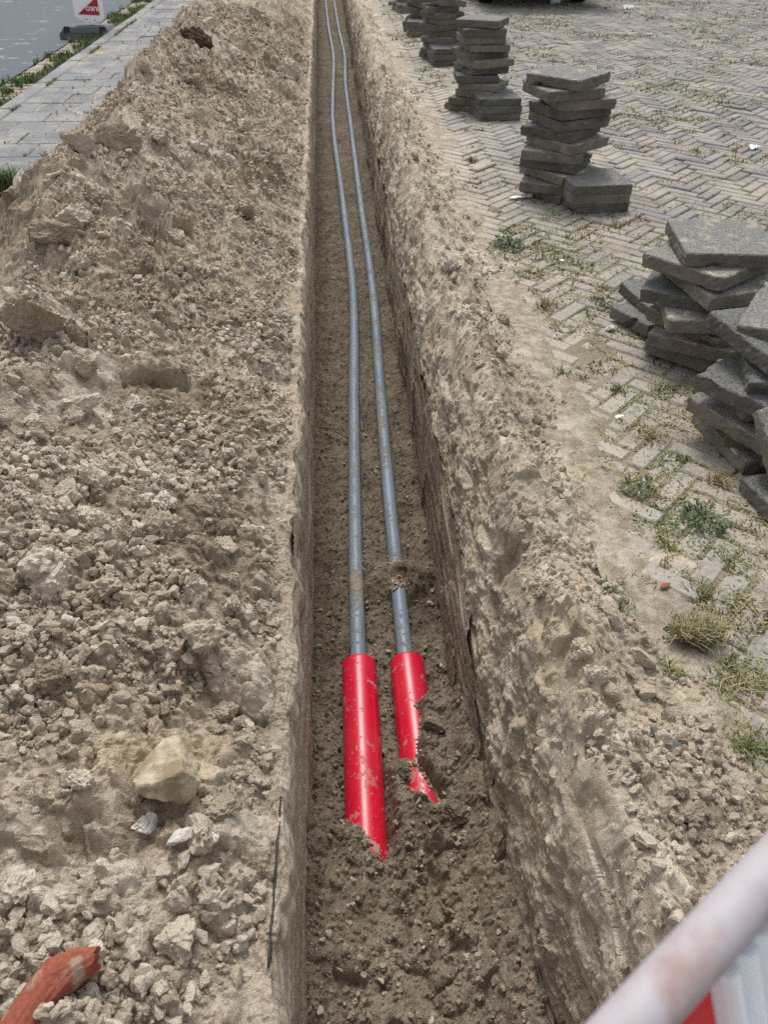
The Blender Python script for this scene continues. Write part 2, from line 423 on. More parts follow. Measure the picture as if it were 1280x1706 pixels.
def bank_x0(y): return floor_r(y) + .006 + .018 * pn(y * 1.3, 31.) + .01 * pn(y * 5, 32.)
def bank_z(x, y, detail=True):
    x0 = bank_x0(y)
    zb = -.30 + .07 * pn(y * 1.1, 12.) + .04 * pn(y * 3.7, 2.) - .24 * sst(-y, -1.55, -.95)
    crest = .465 + .045 * pn(y * .9, 41.) + .02 * pn(y * 4, 42.)
    hc = .085 + .035 * pn(y * 1.2, 17.) + .035 * pn(y * 4.1, 18.) + .015 * sst(-y, -1.6, -.6)
    toe = .70 + .07 * pn(y * 1.1, 27.) + .035 * pn(y * 3.9, 28.)
    a = np.clip((x - x0) / (crest - x0), 0, 1.)
    b = np.clip((x - crest) / (toe - crest), 0, 1.6)
    z = zb + (hc - zb) * (1 - (1 - a) ** (2.5 + .4 * sst(-y, -1.5, -.9)))
    z = z - b * (hc + .02) * 1.0 * (1.25 - .25 * b)
    e = sst(a + .25 * pn(x * 4, y * 2.5, 77.), .15, .5)
    z = z + (.03 + .02 * e) * pn(x * 5, y * 3.4, 8.) * sst(a, .05, .4) + .015 * pn(x * 8, y * 8, 9.) * sst(a, .05, .3)
    id_ = np.full(np.shape(z), .5, np.float32)
    if detail:
        rough = sst(pn(x * 2.2, y * 2.2, 19.), -.3, .35)
        em = e * np.clip(1.3 - b, .15, 1)
        c2, i2 = clods(x, y, .085, 51, .45); c3, i3 = clods(x, y, .042, 52, .66); c4, i4 = clods(x, y, .02, 53, .8)
        z = z + em * (c2 * .75 * rough + c3 * 1.0 * (.35 + .65 * rough)) + c4 * (.05 + 1.2 * em)
        z = z + .012 * fbm(x * 16, y * 11, 4., 3) * em + .0028 * fbm(x * 100, y * 70, 5., 2) * (.15 + .85 * em)
        # slots left by roots and slumping on the cut face
        sl = sst(pn(x * 26, y * 6, 61.), .38, .62) * (1 - e) * sst(a, .03, .2)
        fc = (1 - e) * sst(a, .02, .15)
        z = z - .10 * np.exp(-(((x - .405) / .03) ** 2 + ((y - 1.37) / .035) ** 2) ** 1.5) - .06 * np.exp(-(((x - .435) / .02) ** 2 + ((y - .79) / .03) ** 2) ** 1.5)
        id_ = np.where(c2 > .01, i2, np.where(c3 > .006, i3, i4))
    return z, id_, a

# spoil heap ---------------------------------------------------------
u = np.linspace(0, 1, 400) ** 1.12
NF = 16
YY = np.repeat(YR[:, None], 400 + NF, 1)
lx = lip_x(YR)[:, None]
XX = np.concatenate([lx + (-1.85 - lx) * u[::-1][None], np.repeat(lx, NF, 1)], 1)
Z, ids = heap_z(XX, YY)
dep = .17 + .09 * pn(YR * 3.1, 4.4) + .04 * pn(YR * 11, 5.4)
for j in range(NF):      # the dry crust rounds off and folds over the edge of the cut
    t = (j + 1) / NF
    XX[:, 400 + j] = lx[:, 0] + .022 * (1 - (1 - t) ** 2.2) - .016 * sst(np.array(t), .7, 1.) + (.006 * pn(YR * 24, t * 5.) + .007 * pn(YR * 9, t * 3.)) * (1 - t)
    Z[:, 400 + j] = Z[:, 399] - dep * t ** 1.6 + .005 * pn(YR * 40, t * 9.)
XX = XX + .008 * pn(XX * 17, YY * 17, Z * 17) * sst(lx - XX, .02, .1)
YYd = YY + .008 * pn(XX * 17 + 5, YY * 17, Z * 17 + 5) * sst(lx - XX, .02, .1)
tint = ids + .16 * pn(XX * 3, YY * 3, 8.)
edge = sst(XX, lx - .14, lx - .01)
damp = np.clip(.55 * sst(pn(XX * 1.9, YY * 1.9, 22.), .05, .5) + .5 * sst(pn(XX * 6, YY * 6, 23.), .1, .5) + .3 * sst(pn(XX * 17, YY * 17, 24.), .1, .5), 0, .8)
hm = grid_mesh('soil_heap', XX, YYd, Z, False, {'tint': tint, 'damp': damp * (1 - .6 * edge)})
heap = tag(link('soil_heap', hm, M['heap']), 'long ridge of dry crumbly grey-brown soil heaped along the trench', 'soil heap')

# trench: left wall, floor, right wall ---------------------------------
nl, nf, nr_ = 90, 210, 70
t = np.linspace(0, 1, nl); Zl = (.012 - (t ** .9) * .74)[None] + 0 * YR[:, None]
Yl = np.repeat(YR[:, None], nl, 1)
lay = .006 * pn(Zl * 34, Yl * 1.2, 3.) + .005 * pn(Zl * 70, Yl * 2.2, 4.) + .006 * pn(Zl * 9, Yl * 6, 5.) + .0025 * fbm(Zl * 70, Yl * 60, 5., 2)
hole = sst(pn(Zl * 9, Yl * 5, 71.), .45, .6) * .012 * sst(-Zl, .0, .1)
Xl = XL + lay - hole - .012 * np.exp(-(Zl / .04) ** 2)
frv = floor_r(YR)[:, None]
t = np.linspace(0, 1, nf)[None]
Xf = (XL - .01) + (frv + .012 - XL + .01) * t; Yf = np.repeat(YR[:, None], nf, 1)
Zf, fid = floor_z(Xf, Yf)
t = np.linspace(0, 1, nr_)[None]
zb = (-.22 - .24 * sst(-YR, -1.55, -.95) + .02 * pn(YR * 2, 66.))[:, None]
Zr = -.73 + (zb + .73) * t; Yr = np.repeat(YR[:, None], nr_, 1)
slab_ = np.floor(pn(Yr * 2.3, Zr * 1.3, 81.) * 3) * .006
Xr = frv + .008 * t - (.006 * pn(Zr * 30, Yr * 1.3, 13.) + .005 * pn(Zr * 66, Yr * 2, 14.) + .008 * pn(Zr * 6, Yr * 4, 15.) + .0025 * fbm(Zr * 70, Yr * 50, 7., 2)) + slab_
fin = .42 + .5 * (fid - .5) 
mw = 1.0 + .3 * pn(Zl * 40, Yl * 1.6, 3.5); mr = .58 + .25 * pn(Zr * 34, Yr * 1.5, 13.5)  # left wall's colour lightened to offset the shade on it
dl = -.08 + .34 * sst(-Zl, .25, .7) + .25 * pn(Zl * 14, Yl * 1.5, 33.); dr = .10 + .34 * sst(-Zr, .3, .7) + .2 * pn(Zr * 14, Yr * 1.5, 34.)
df = .74 - .50 * sst(-Yf, -1.9, -1.0) + .25 * pn(Xf * 4, Yf * 4, 44.)
X3 = np.concatenate([Xl, Xf, Xr], 1); Y3 = np.concatenate([Yl, Yf, Yr], 1); Z3 = np.concatenate([Zl, Zf, Zr], 1)
tr = grid_mesh('trench', X3, Y3, Z3, False, {'tint': np.concatenate([mw, fin, mr], 1), 'damp': np.clip(np.concatenate([dl, df, dr], 1), 0, .9)})
tag(link('trench', tr, M['trench']), kind='structure')

# right-hand bank ------------------------------------------------------
nb = 250
x0 = bank_x0(YR)[:, None] - .002
tt = np.linspace(0, 1, nb)
xm = .155
t = np.where(tt < .5, xm * (tt / .5) ** 1.9, xm + (1 - xm) * (np.maximum(tt - .5, 0) / .5) ** 1.25)[None]
Xb = x0 + (.98 - x0) * t; Yb = np.repeat(YR[:, None], nb, 1)
Zb, bid, ba = bank_z(Xb, Yb)
Zb[:, 0] -= .03
# broken lumps, slots and small hollows standing square to the cut face
q1 = Zb + .5 * Xb
f1, _ = clods(Yb, q1, .16, 71, .6, .35); f2, fi2 = clods(Yb, q1, .07, 72, .55, .35); f3, _ = clods(Yb, q1, .032, 73, .6); f4, _ = clods(Yb, q1, .016, 74, .7)
face = 1 - sst(ba + .25 * pn(Xb * 4, Yb * 2.5, 77.), .3, .7)
pat = sst(pn(Yb * 3.3, q1 * 4, 78.), -.25, .35)
dsp = face * sst(ba, .0, .1) * (.011 * f1 / .05 + pat * (f2 * .5 + f3 * .65) + f4 * .6 + .014 * fbm(Yb * 9, q1 * 9, Xb * 9, 5, .55) - .022 * sst(pn(Yb * 5, q1 * 13, 79.), .36, .5) - .016 * sst(pn(Yb * 15, q1 * 22, 80.), .42, .55))
Xb2 = Xb - .85 * dsp + .010 * pn(Xb * 15, Yb * 15, Zb * 15) * sst(ba, .3, .6); Zb = Zb + .5 * dsp; Yb2 = Yb + .008 * pn(Xb * 15 + 4, Yb * 15, Zb * 15)
streak = pn(Xb * 14, Yb * 3.2, 91.)
bt = np.where(ba < .75, 0.60 + .2 * streak + .25 * sst(pn(Xb * 9, Yb * 6, Zb * 9), .0, .4) + .3 * pn(Xb * 30, Yb * 22, Zb * 30), bid + .15)
bd = np.clip(.15 * (1 - sst(ba, .0, .4)) + .38 * sst(pn(Xb * 4, Yb * 2.2, 92.), .1, .5) - .02, 0, .5)
bm_ = grid_mesh('soil_bank', Xb2, Yb2, Zb, False, {'tint': bt, 'damp': bd})
tag(link('soil_bank', bm_, M['bank']), 'pale slumped bank of sandy soil along the paved side of the trench', 'soil bank')

# ------------------------------------------------------------------ surrounding ground, footway, road
mb = MB()
for x0_, x1_, y0_, y1_, z_ in ((-300, -.9, -20, 300, -.13), (.75, 300, -20, 300, -.07), (-.9, .75, 25, 300, -.07), (-.9, .75, -20, -.55, -.07)):
    mb.add([(x0_, y0_, z_), (x1_, y0_, z_), (x1_, y1_, z_), (x0_, y1_, z_)], [(0, 1, 2, 3)])
tag(mb.build('ground', M['ground']), kind='structure')

def paver_mesh(name, items, chamf=.004, depth=.05):
    """items: rows of cx, cy, angle, length, width, z; every stone a bevelled box top"""
    A = np.array(items, np.float32); n = len(A)
    cx, cy, an, L, Wd, zt = A.T
    c, s = np.cos(an), np.sin(an); V = np.zeros((n, 12, 3), np.float32)
    tl = RNG.normal(0, .006, (n, 2))
    for lev, (ins, dz) in enumerate(((0, -depth), (0, -chamf), (chamf, 0))):
        for q, (sx, sy) in enumerate(((-1, -1), (1, -1), (1, 1), (-1, 1))):
            px = sx * (L / 2 - ins); py = sy * (Wd / 2 - ins)
            V[:, lev * 4 + q, 0] = cx + px * c - py * s; V[:, lev * 4 + q, 1] = cy + px * s + py * c
            V[:, lev * 4 + q, 2] = zt + dz + (px * tl[:, 0] + py * tl[:, 1]) * (lev > 0)
    base = np.array([[8, 9, 10, 11]] + [[l * 4 + q, l * 4 + (q + 1) % 4, (l + 1) * 4 + (q + 1) % 4, (l + 1) * 4 + q] for l in (0, 1) for q in range(4)])
    F = (np.arange(n)[:, None, None] * 12 + base[None]).reshape(-1, 4)
    return np_mesh(name, V.reshape(-1, 3), F, False, {'tint': np.repeat(RNG.random(n), 12), 'tint2': np.repeat(RNG.random(n), 12), 'dust': np.exp(-np.maximum(V[:, :, 0] - .62, 0) / .55).ravel()})

# herringbone bricks laid at 45 degrees to the trench
g = .0665; Lb = .2; it = []
rt = math.sqrt(.5)
for i in range(-330, 331):
    for j in range(-330, 331):
        # 3:1 herringbone on a unit grid: horizontal stone at (i, j) when (i - j) % 6 == 0, vertical one when (i - j) % 6 == 3
        r = (i - j) % 6
        if r == 0: ux, uy, rot = i + 1.5, j + .5, 0
        elif r == 5: ux, uy, rot = i + .5, j + 1.5, 1
        else: continue
        ux, uy = ux * g, uy * g
        wx, wy = (ux - uy) * rt, (ux + uy) * rt
        if not (.62 < wx < 9.5 and -.6 < wy < 21): continue
        if wx > 2.2 + .62 * wy + 1.0: continue
        a = R(45) + (R(90) if rot else 0)
        it.append((wx + random.gauss(0, .0015), wy + random.gauss(0, .0015), a + random.gauss(0, .012), Lb - .010, g - .010 + random.gauss(0, .001), random.gauss(0, .0022)))
it = np.array(it)
it[:, 5] += .008 * pn(it[:, 0] * .9, it[:, 1] * .9, 4.)
tag(link('brick_pavement', paver_mesh('brick_pavement', it, .005), M['brick']), kind='structure')

# sand washed over and between the bricks
uu = np.linspace(0, 1, 330)
Ys = np.repeat(YR[::2][:, None], 330, 1)
Xs = .60 + (1.6 + .62 * np.maximum(Ys, 0) + 1.6) * uu[None] ** 1.25
zz = -.0088 + .008 * pn(Xs * .9, Ys * .9, 4.) + .0055 * fbm(Xs * 2.1, Ys * 2.1, 33., 3) + .004 * fbm(Xs * 11, Ys * 11, 34., 3) + .0015 * pn(Xs * 60, Ys * 60, 3.)
zz = zz + .012 * sst(-Xs, -.84, -.66) + .0046 * sst(-Ys, -3.6, -1.8) + .0025 * sst(pn(Xs * 1.6, Ys * 1.6, 35.), .0, .5)
moss = np.clip(sst(Xs, .66, .85) * (.65 + .6 * pn(Xs * .5, Ys * .5, 71.)), 0, 1)
tag(link('sand', grid_mesh('sand', Xs, Ys, zz, True, {'moss': moss}), M['sand']), kind='stuff')

# footway of grey slabs on the left, kerb, gutter row, road
it = []
y = -.6; row = 0
while y < 22:
    off = .15 if row % 2 else 0
    for c_ in range(6):
        x = -2.285 + .15 + c_ * .3 - off + (0 if off == 0 else 0.0)
        L = .3
        if off and c_ == 0: x, L = -2.285 + .075, .15
        it.append((x, y + .15, 0 + random.gauss(0, .004), L - .007, .293, random.gauss(0, .002)))
    y += .3; row += 1
tag(link('footway', paver_mesh('footway', it, .004), M['footway']), kind='structure')
it = [(-2.353, -.6 + .5 + i * 1.0, R(90), .994, .128, .004 + random.gauss(0, .0015)) for i in range(24)]
tag(link('kerb', paver_mesh('kerb', it, .010, .2), M['footway']), kind='structure')
it = [(-2.64, -.6 + i * .075, random.gauss(0, .02), .40, .062, -.085 + random.gauss(0, .003)) for i in range(320)]
k = NB('gutter_brick'); n2 = k.noise(60, 4); M['gutter'] = k.done(k.mix(n2, k.mix(k.attr('tint'), (.33, .29, .22), (.50, .45, .36)), (.25, .21, .16)), .95)
tag(link('gutter', paver_mesh('gutter', it, .008), M['gutter']), kind='structure')
mb = MB(); mb.add([(-40, -5, -.088), (-2.86, -5, -.088), (-2.86, 60, -.088), (-40, 60, -.088)], [(0, 1, 2, 3)])
tag(mb.build('road', M['asphalt']), kind='structure')
# sand spilled from the heap across the footway slabs
uu = np.linspace(0, 1, 200)
Xs = -2.42 + 1.5 * uu[None] + 0 * YR[::2][:, None]; Ys = np.repeat(YR[::2][:, None], 200, 1)
zz = -.0062 + .0085 * fbm(Xs * 2.4, Ys * 1.1, 53., 5, .6) + .003 * fbm(Xs * 14, Ys * 14, 54., 3) + .011 * sst(Xs, -1.75, -1.15) + .0025 * fbm(Xs * 40, Ys * 40, 3., 2)
tag(link('sand', grid_mesh('sand', Xs, Ys, zz, True, {'moss': sst(-Xs, 2.0, 2.3) * .8}), M['sand']), kind='stuff')

# ------------------------------------------------------------------ pipes
def smooth_path(pts, n):
    P = np.array(pts, float); y = np.linspace(P[0, 1], P[-1, 1], n); out = []
    d = np.gradient(P[:, 0], P[:, 1]); dz = np.gradient(P[:, 2], P[:, 1])
    for yy in y:
        i = int(np.clip(np.searchsorted(P[:, 1], yy) - 1, 0, len(P) - 2)); h = P[i + 1, 1] - P[i, 1]; t = (yy - P[i, 1]) / h
        a, b, c_, e = 2 * t**3 - 3 * t**2 + 1, t**3 - 2 * t**2 + t, -2 * t**3 + 3 * t**2, t**3 - t**2
        out.append((a * P[i, 0] + b * h * d[i] + c_ * P[i + 1, 0] + e * h * d[i + 1], yy, a * P[i, 2] + b * h * dz[i] + c_ * P[i + 1, 2] + e * h * dz[i + 1]))
    return out
zc = -.668
left = [(.023, 1.30, -.642), (.026, 1.66, -.645), (.037, 2.2, -.655), (.063, 3.07, zc), (.108, 4.41, zc), (.094, 6.08, zc), (.052, 9.03, zc), (.085, 10.9, zc), (.12, 12.6, zc), (.085, 15.5, zc), (.06, 20.2, zc), (.06, 24, zc)]
right = [(.172, 1.30, -.640), (.176, 1.69, -.645), (.181, 2.2, -.655), (.197, 3.06, zc), (.230, 4.4, zc), (.231, 6.37, zc), (.238, 9.0, zc), (.242, 10.9, zc), (.285, 12.8, zc), (.26, 15.5, zc), (.25, 20, zc), (.25, 24, zc)]
def mud_attr(me, f):
    a = me.attributes.new('mud', 'FLOAT', 'POINT')
    co = np.zeros(len(me.vertices) * 3, np.float32); me.vertices.foreach_get('co', co); co = co.reshape(-1, 3)
    a.data.foreach_set('value', f(co).astype(np.float32))
for path, lab, fn in ((left, 'blue-grey plastic conduit entering the uncovered red duct, nearly clean', lambda c: .62 + .4 * np.exp(-((c[:, 1] - 2.0) / .15) ** 2)),
                      (right, 'blue-grey plastic conduit smeared with mud and partly buried before the red duct', lambda c: np.clip(1.3 - .06 * c[:, 1], .6, 1))):
    me = MB().tube(smooth_path(path, 260), .0262, 20).mesh('conduit', True); mud_attr(me, fn)
    tag(link('conduit', me, M['pipe']), lab, 'pipe', 'conduits lying in the trench')
for a, b, lab, fn in (((.026, 1.585, -.640), (.020, .80, -.662), 'bright red plastic duct lying uncovered on the trench floor', lambda c: .45 + .55 * np.exp(-((c[:, 1] - 1.48) / .07) ** 2) + .6 * sst(-c[:, 1], -1.1, -.95)),
                      ((.178, 1.585, -.642), (.185, .80, -.668), 'bright red plastic duct half buried under slipped soil', lambda c: .75 + .35 * sst(c[:, 0], .17, .22) * sst(-c[:, 1], -1.55, -1.48))):
    a, b = Vector(a), Vector(b); d = (b - a).normalized(); n = 40; mb = MB()
    prof = [(0.10, .049), (0.0, .0495), (-.0005, .0508), (.0, .0525), (.003, .0545), (.01, .055)] + [(.05 * i, .055) for i in range(1, 17)]
    pts = [a + d * t for t, r_ in prof]
    u_ = d.cross(Vector((0, 0, 1))).normalized(); v_ = u_.cross(d); vs = []; fs = []
    for (t, r_), p in zip(prof, pts):
        for k_ in range(n):
            an = 2 * math.pi * k_ / n; vs.append(p + u_ * r_ * math.cos(an) + v_ * r_ * math.sin(an))
    for i in range(len(prof) - 1):
        for k_ in range(n): fs.append((i * n + k_, i * n + (k_ + 1) % n, (i + 1) * n + (k_ + 1) % n, (i + 1) * n + k_))
    me = mb.add(vs, fs).mesh('red_duct', True); mud_attr(me, fn)
    tag(link('red_duct', me, M['red']), lab, 'duct', 'red ducts in the trench')

# ------------------------------------------------------------------ lumps of soil and stone
def ico(sub):
    import bmesh
    b = bmesh.new(); bmesh.ops.create_icosphere(b, subdivisions=sub, radius=1)
    b.verts.ensure_lookup_table()
    V = np.array([v.co[:] for v in b.verts], np.float32); F = np.array([[v.index for v in f.verts] for f in b.faces]); b.free(); return V, F
def lump(sub, seed, flat=(1, .8, .62), cuts=7, rough=.12, fine=.05):
    V, F = ico(sub); r = np.random.default_rng(seed); V = V.copy()
    for _ in range(cuts):
        n = r.normal(size=3); n /= np.linalg.norm(n); d = r.uniform(.45, .85)
        t = V @ n; V = V - np.where(t > d, (t - d) * .94, 0)[:, None] * n
    o = r.uniform(0, 50)
    q = V * 1.3 + o
    k_ = 1 + rough * 1.6 * pn(q[:, 0], q[:, 1], q[:, 2]) + fine * 1.6 * fbm(q[:, 0] * 3.5, q[:, 1] * 3.5, q[:, 2] * 3.5, 3)
    return (V * k_[:, None] * np.array(flat, np.float32)).astype(np.float32), F

def lump_obj(name, V, F, mat, loc, size, rot=(0, 0, 0), tint=.6, damp=.1):
    me = np_mesh(name, V * np.array(size, np.float32), F, False, {'tint': np.full(len(V), tint), 'damp': np.full(len(V), damp)})
    o = link(name, me, mat); o.location = loc; o.rotation_euler = rot; return o

def hz(x, y): return float(heap_z(np.array([x]), np.array([y]))[0][0])
def bz(x, y): return float(bank_z(np.array([x]), np.array([y]))[0][0])
def fz(x, y): return float(floor_z(np.array([x]), np.array([y]))[0][0])

# single lumps one can point to
V, F = lump(5, 108, (1, .92, .80), 13, .045, .03)
tag(lump_obj('boulder', V, F, M['boulder'], (-.305, .735, hz(-.305, .735) + .050), (.072, .066, .098), (.3, .1, .5)), 'large pale yellowish stone lying on the heap near the red ducts', 'stone')
singles = [
 # name, seed, x, y, size, rot, tint, damp, material, label
 ('pebble', 5, -.275, .625, (.028, .017, .016), (.1, .2, .6), .9, 0, 'pebble', 'smooth white oblong pebble just below the large yellowish stone'),
 ('pebble', 8, -.235, .64, (.016, .014, .014), (0, 0, 0), .9, 0, 'pebble', 'small rounded white pebble beside the oblong white pebble'),
 ('stone', 9, -.335, .655, (.022, .020, .022), (.2, .3, 1), .8, 0, 'pebble', 'small beige stone tucked under the large yellowish stone'),
 ('soil_clod', 12, -.66, 1.76, (.058, .042, .036), (.2, .1, .4), 1.0, 0, 'clod', 'pale flat-faced clod in the middle of the heap slope'),
 ('soil_clod', 14, -.28, 1.34, (.036, .027, .026), (.1, .3, .9), .7, 0, 'clod', 'angular grey clod on the heap near the trench edge'),
 ('soil_clod', 15, -.82, 2.03, (.10, .055, .075), (.5, .4, .5), .45, .35, 'clod', 'big smooth split lump of clay near the left edge of the heap'),
 ('soil_clod', 16, -.75, 2.06, (.05, .035, .06), (.3, .6, .2), .5, .25, 'clod', 'smaller half of the split clay lump near the left edge'),
 ('soil_clod', 17, -.53, .92, (.040, .034, .036), (.6, .3, .2), .35, .45, 'clod', 'brown rounded clod above a hollow in the heap'),
 ('soil_clod', 19, -.66, 1.10, (.045, .04, .04), (.2, .5, .9), .4, .4, 'clod', 'rough brown block of soil at the left of the lower heap'),
 ('soil_clod', 20, -.225, .69, (.036, .028, .026), (.3, .0, .2), .45, .3, 'clod', 'crumbly brown clod leaning on the right of the large stone'),
 ('soil_clod', 22, -.88, 3.55, (.11, .08, .09), (.4, .2, .7), .4, .3, 'clod', 'largest brown lump on the heap crest opposite the footway'),
 ('soil_clod', 23, -1.00, 3.40, (.07, .06, .06), (.1, .5, .2), .6, .2, 'clod', 'rounded lump beside the largest lump on the heap crest'),
 ('soil_clod', 24, -.97, 2.75, (.08, .05, .075), (.6, .3, .3), .4, .3, 'clod', 'wedge-shaped lump of sand on the left flank of the heap'),
 ('soil_clod', 25, -.90, 6.45, (.13, .10, .10), (.2, .3, .4), .0, .95, 'turf', 'blackish clod of topsoil on the far heap crest'),
 ('stone', 26, -.87, 1.15, (.055, .035, .05), (.3, .2, .4), .8, .1, 'clod', 'pale angular block cut by the left picture edge'),
]
for nm, sd, x, y, sz, rt_, ti, da, mt, lab in singles:
    V, F = lump(5, sd, (1, .9, .85), 10, .16, .04 if nm == 'pebble' else .13)
    tag(lump_obj(nm, V, F, M[mt], (x, y, hz(x, y) + sz[2] * .35), sz, rt_, ti, da), lab, {'pebble': 'pebble', 'stone': 'stone'}.get(nm, 'soil clod'))
# slabs of soil that slid off the right-hand wall
for sd, x, y, z, sz, rt_, lab in ((41, .318, 1.29, -.50, (.028, .075, .085), (.25, .22, .05), 'cracked upright lump of soil leaning on the trench wall beside the buried duct'),
                                  (42, .315, 1.06, -.50, (.030, .085, .085), (.1, .28, -.05), 'flat slab of soil leaning on the trench wall, middle of three'),
                                  (43, .325, .90, -.50, (.036, .07, .09), (-.2, .25, .1), 'folded slab of soil at the trench wall just past the buried duct')):
    V, F = lump(5, sd, (1, 1, 1), 10, .16, .09)
    tag(lump_obj('soil_clod', V, F, M['clod'], (x, y, z), sz, rt_, .25, .45), lab, 'soil clod')
for sd, x, y, sz, rt_, lab in ((51, .248, 1.40, (.050, .046, .034), (.2, -.3, .4), 'crumbling brown clod lying on the right side of the half buried duct'),
                               (52, .225, 1.27, (.042, .05, .030), (.1, .2, 1.2), 'broad brown clod on the slipped soil between the duct and the wall'),
                               (53, .125, 1.17, (.026, .03, .02), (.4, .1, .2), 'brown clod wedged between the two red ducts'),
                               (54, -.075, 1.03, (.034, .03, .028), (.1, .5, .8), 'brown clod at the left of the uncovered duct where it dives under'),
                               (55, .26, 1.00, (.05, .042, .03), (.3, .1, .1), 'lumpy brown clod below the leaning slabs of soil')):
    V, F = lump(5, sd, (1, .95, .9), 9, .2, .16)
    tag(lump_obj('soil_clod', V, F, M['trench'], (x, y, fz(x, y) + sz[2] * .25), sz, rt_, .5, .4), lab, 'soil clod')
for sd, x, y, sz, lab in ((61, .56, 1.10, (.040, .036, .034), 'largest pale clod on the crest of the paved-side bank'),
                          (62, .605, 1.01, (.032, .028, .026), 'rounded pale clod at the foot of the bank by the bricks'),
                          (63, .49, .885, (.030, .026, .026), 'squarish pale clod above the smooth face of the bank'),
                          (64, .585, .92, (.026, .022, .02), 'pale broken clod among crumbs on the bank crest'),
                          (65, .455, .585, (.018, .012, .028), 'upright grey stone low on the nearest part of the bank')):
    V, F = lump(4, sd, (1, .9, .85), 8, .12, .05)
    tag(lump_obj('soil_clod' if sd < 65 else 'stone', V, F, M['clod'], (x, y, bz(x, y) + sz[2] * .35), sz, (sd, .3, sd * .7), .8, .1), lab, 'soil clod' if sd < 65 else 'stone')

# many similar clods
protos = []
for i in range(14):
    V, F = lump(4, 200 + i, (1, random.uniform(.7, .95), random.uniform(.6, .85)), random.choice((6, 9, 12)), .2, .15)
    me = np_mesh('soil_clod', V, F, False, {'tint': np.full(len(V), random.choice((.45, .6, .75, .9, 1.0))), 'damp': np.full(len(V), random.choice((0, 0, 0, 0, .15)))})
    me.materials.append(M['clod']); protos.append(me)
proto = bpy.data.objects.new('soil_clod', protos[0])
def clod_copies(n, xs, ys, zs, sizes, lab, grp, sink=.3):
    for i in range(n):
        o = proto.copy(); o.data = protos[int(RNG.integers(14))]; COL.objects.link(o)
        s = sizes[i]; o.location = (xs[i], ys[i], zs[i] + s * sink); o.scale = (s, s, s)
        o.rotation_euler = tuple(RNG.uniform(-3.1, 3.1, 3)); tag(o, lab, 'soil clod', grp)
def ysamp(n, lo, hi, p): 
    q = RNG.random(n); a, b = (lo + .5) ** (1 - p), (hi + .5) ** (1 - p); return (a + (b - a) * q) ** (1 / (1 - p)) - .5
n = 240
ys = ysamp(n, .42, 7.5, 1.7); xs = lip_x(ys) - .06 - RNG.random(n) ** .9 * (.72 + .25 * sst(ys, 2, 5))
zs, _ = heap_z(xs, ys); sz = (.011 + .034 * RNG.random(n) ** 3) * (1 + .14 * ys)
clod_copies(n, xs, ys, zs, sz, 'grey-beige clod among the loose crumbs of the heap', 'clods on the heap')
n = 90
ys = ysamp(n, .55, 6, 1.6); xs = .42 + .22 * RNG.random(n); zs, _, _ = bank_z(xs, ys); sz = (.009 + .014 * RNG.random(n) ** 2) * (1 + .12 * ys)
clod_copies(n, xs, ys, zs, sz, 'pale clod along the crest of the paved-side bank', 'clods on the bank')

# crumbs beyond counting
base = []
for i in range(10):
    V, F = lump(2 if i < 5 else 1, 400 + i, (1, random.uniform(.65, .9), random.uniform(.5, .8)), random.choice((5, 9, 12)), .26, .14); base.append((V, F))
def crumbs(name, xs, ys, zs, sz, mat, dmp, sink=.3):
    Vs, Fs, T, D = [], [], [], []; off = 0
    order = RNG.integers(0, 10, len(xs))
    order = np.where(sz / (ys + 1.3) < .0036, 5 + order % 5, order % 5)
    for b_ in range(10):
        m = order == b_; k_ = int(m.sum())
        if not k_: continue
        V, F = base[b_]; q = RNG.normal(size=(k_, 4)); q /= np.linalg.norm(q, axis=1)[:, None]
        a, b2, c_, d_ = q.T
        Rm = np.stack([1 - 2 * (c_**2 + d_**2), 2 * (b2 * c_ - a * d_), 2 * (b2 * d_ + a * c_), 2 * (b2 * c_ + a * d_), 1 - 2 * (b2**2 + d_**2), 2 * (c_ * d_ - a * b2),
                       2 * (b2 * d_ - a * c_), 2 * (c_ * d_ + a * b2), 1 - 2 * (b2**2 + c_**2)], -1).reshape(-1, 3, 3)
        W = np.einsum('kij,vj->kvi', Rm, V) * sz[m][:, None, None] + np.stack([xs[m], ys[m], zs[m] + sz[m] * sink], -1)[:, None]
        Vs.append(W.reshape(-1, 3)); Fs.append((np.arange(k_)[:, None, None] * len(V) + F[None] + off).reshape(-1, 3)); off += k_ * len(V)
        T.append(np.repeat(np.clip(RNG.normal(.66, .25, k_), 0, 1.1), len(V))); D.append(np.repeat(np.clip(RNG.normal(dmp, .18, k_), 0, .8), len(V)))
    me = np_mesh(name, np.concatenate(Vs), np.concatenate(Fs), False, {'tint': np.concatenate(T), 'damp': np.concatenate(D)})
    return tag(link(name, me, mat), kind='stuff')
n = 66000
ys = ysamp(n, .25, 9, 1.75); xs = lip_x(ys) - .02 - RNG.random(n) ** .95 * (.85 + .3 * sst(ys, 2, 5)); zs, _ = heap_z(xs, ys)
keep = 1.1 * pn(xs * 2.2, ys * 2.2, 47.) + .9 * pn(xs * 8, ys * 8, 48.) + RNG.normal(0, .16, n) - 3 * np.exp(-((xs + .53) / .08) ** 2 - ((ys - 2.0) / .055) ** 2) > -.12
sz = np.maximum(.0022 + .017 * RNG.random(n) ** 6, .0016 * (ys + .6)) * (1 + .05 * ys)
crumbs('soil_crumbs', xs[keep], ys[keep], zs[keep], sz[keep].astype(np.float32), M['clod'], .06)
n = 11000
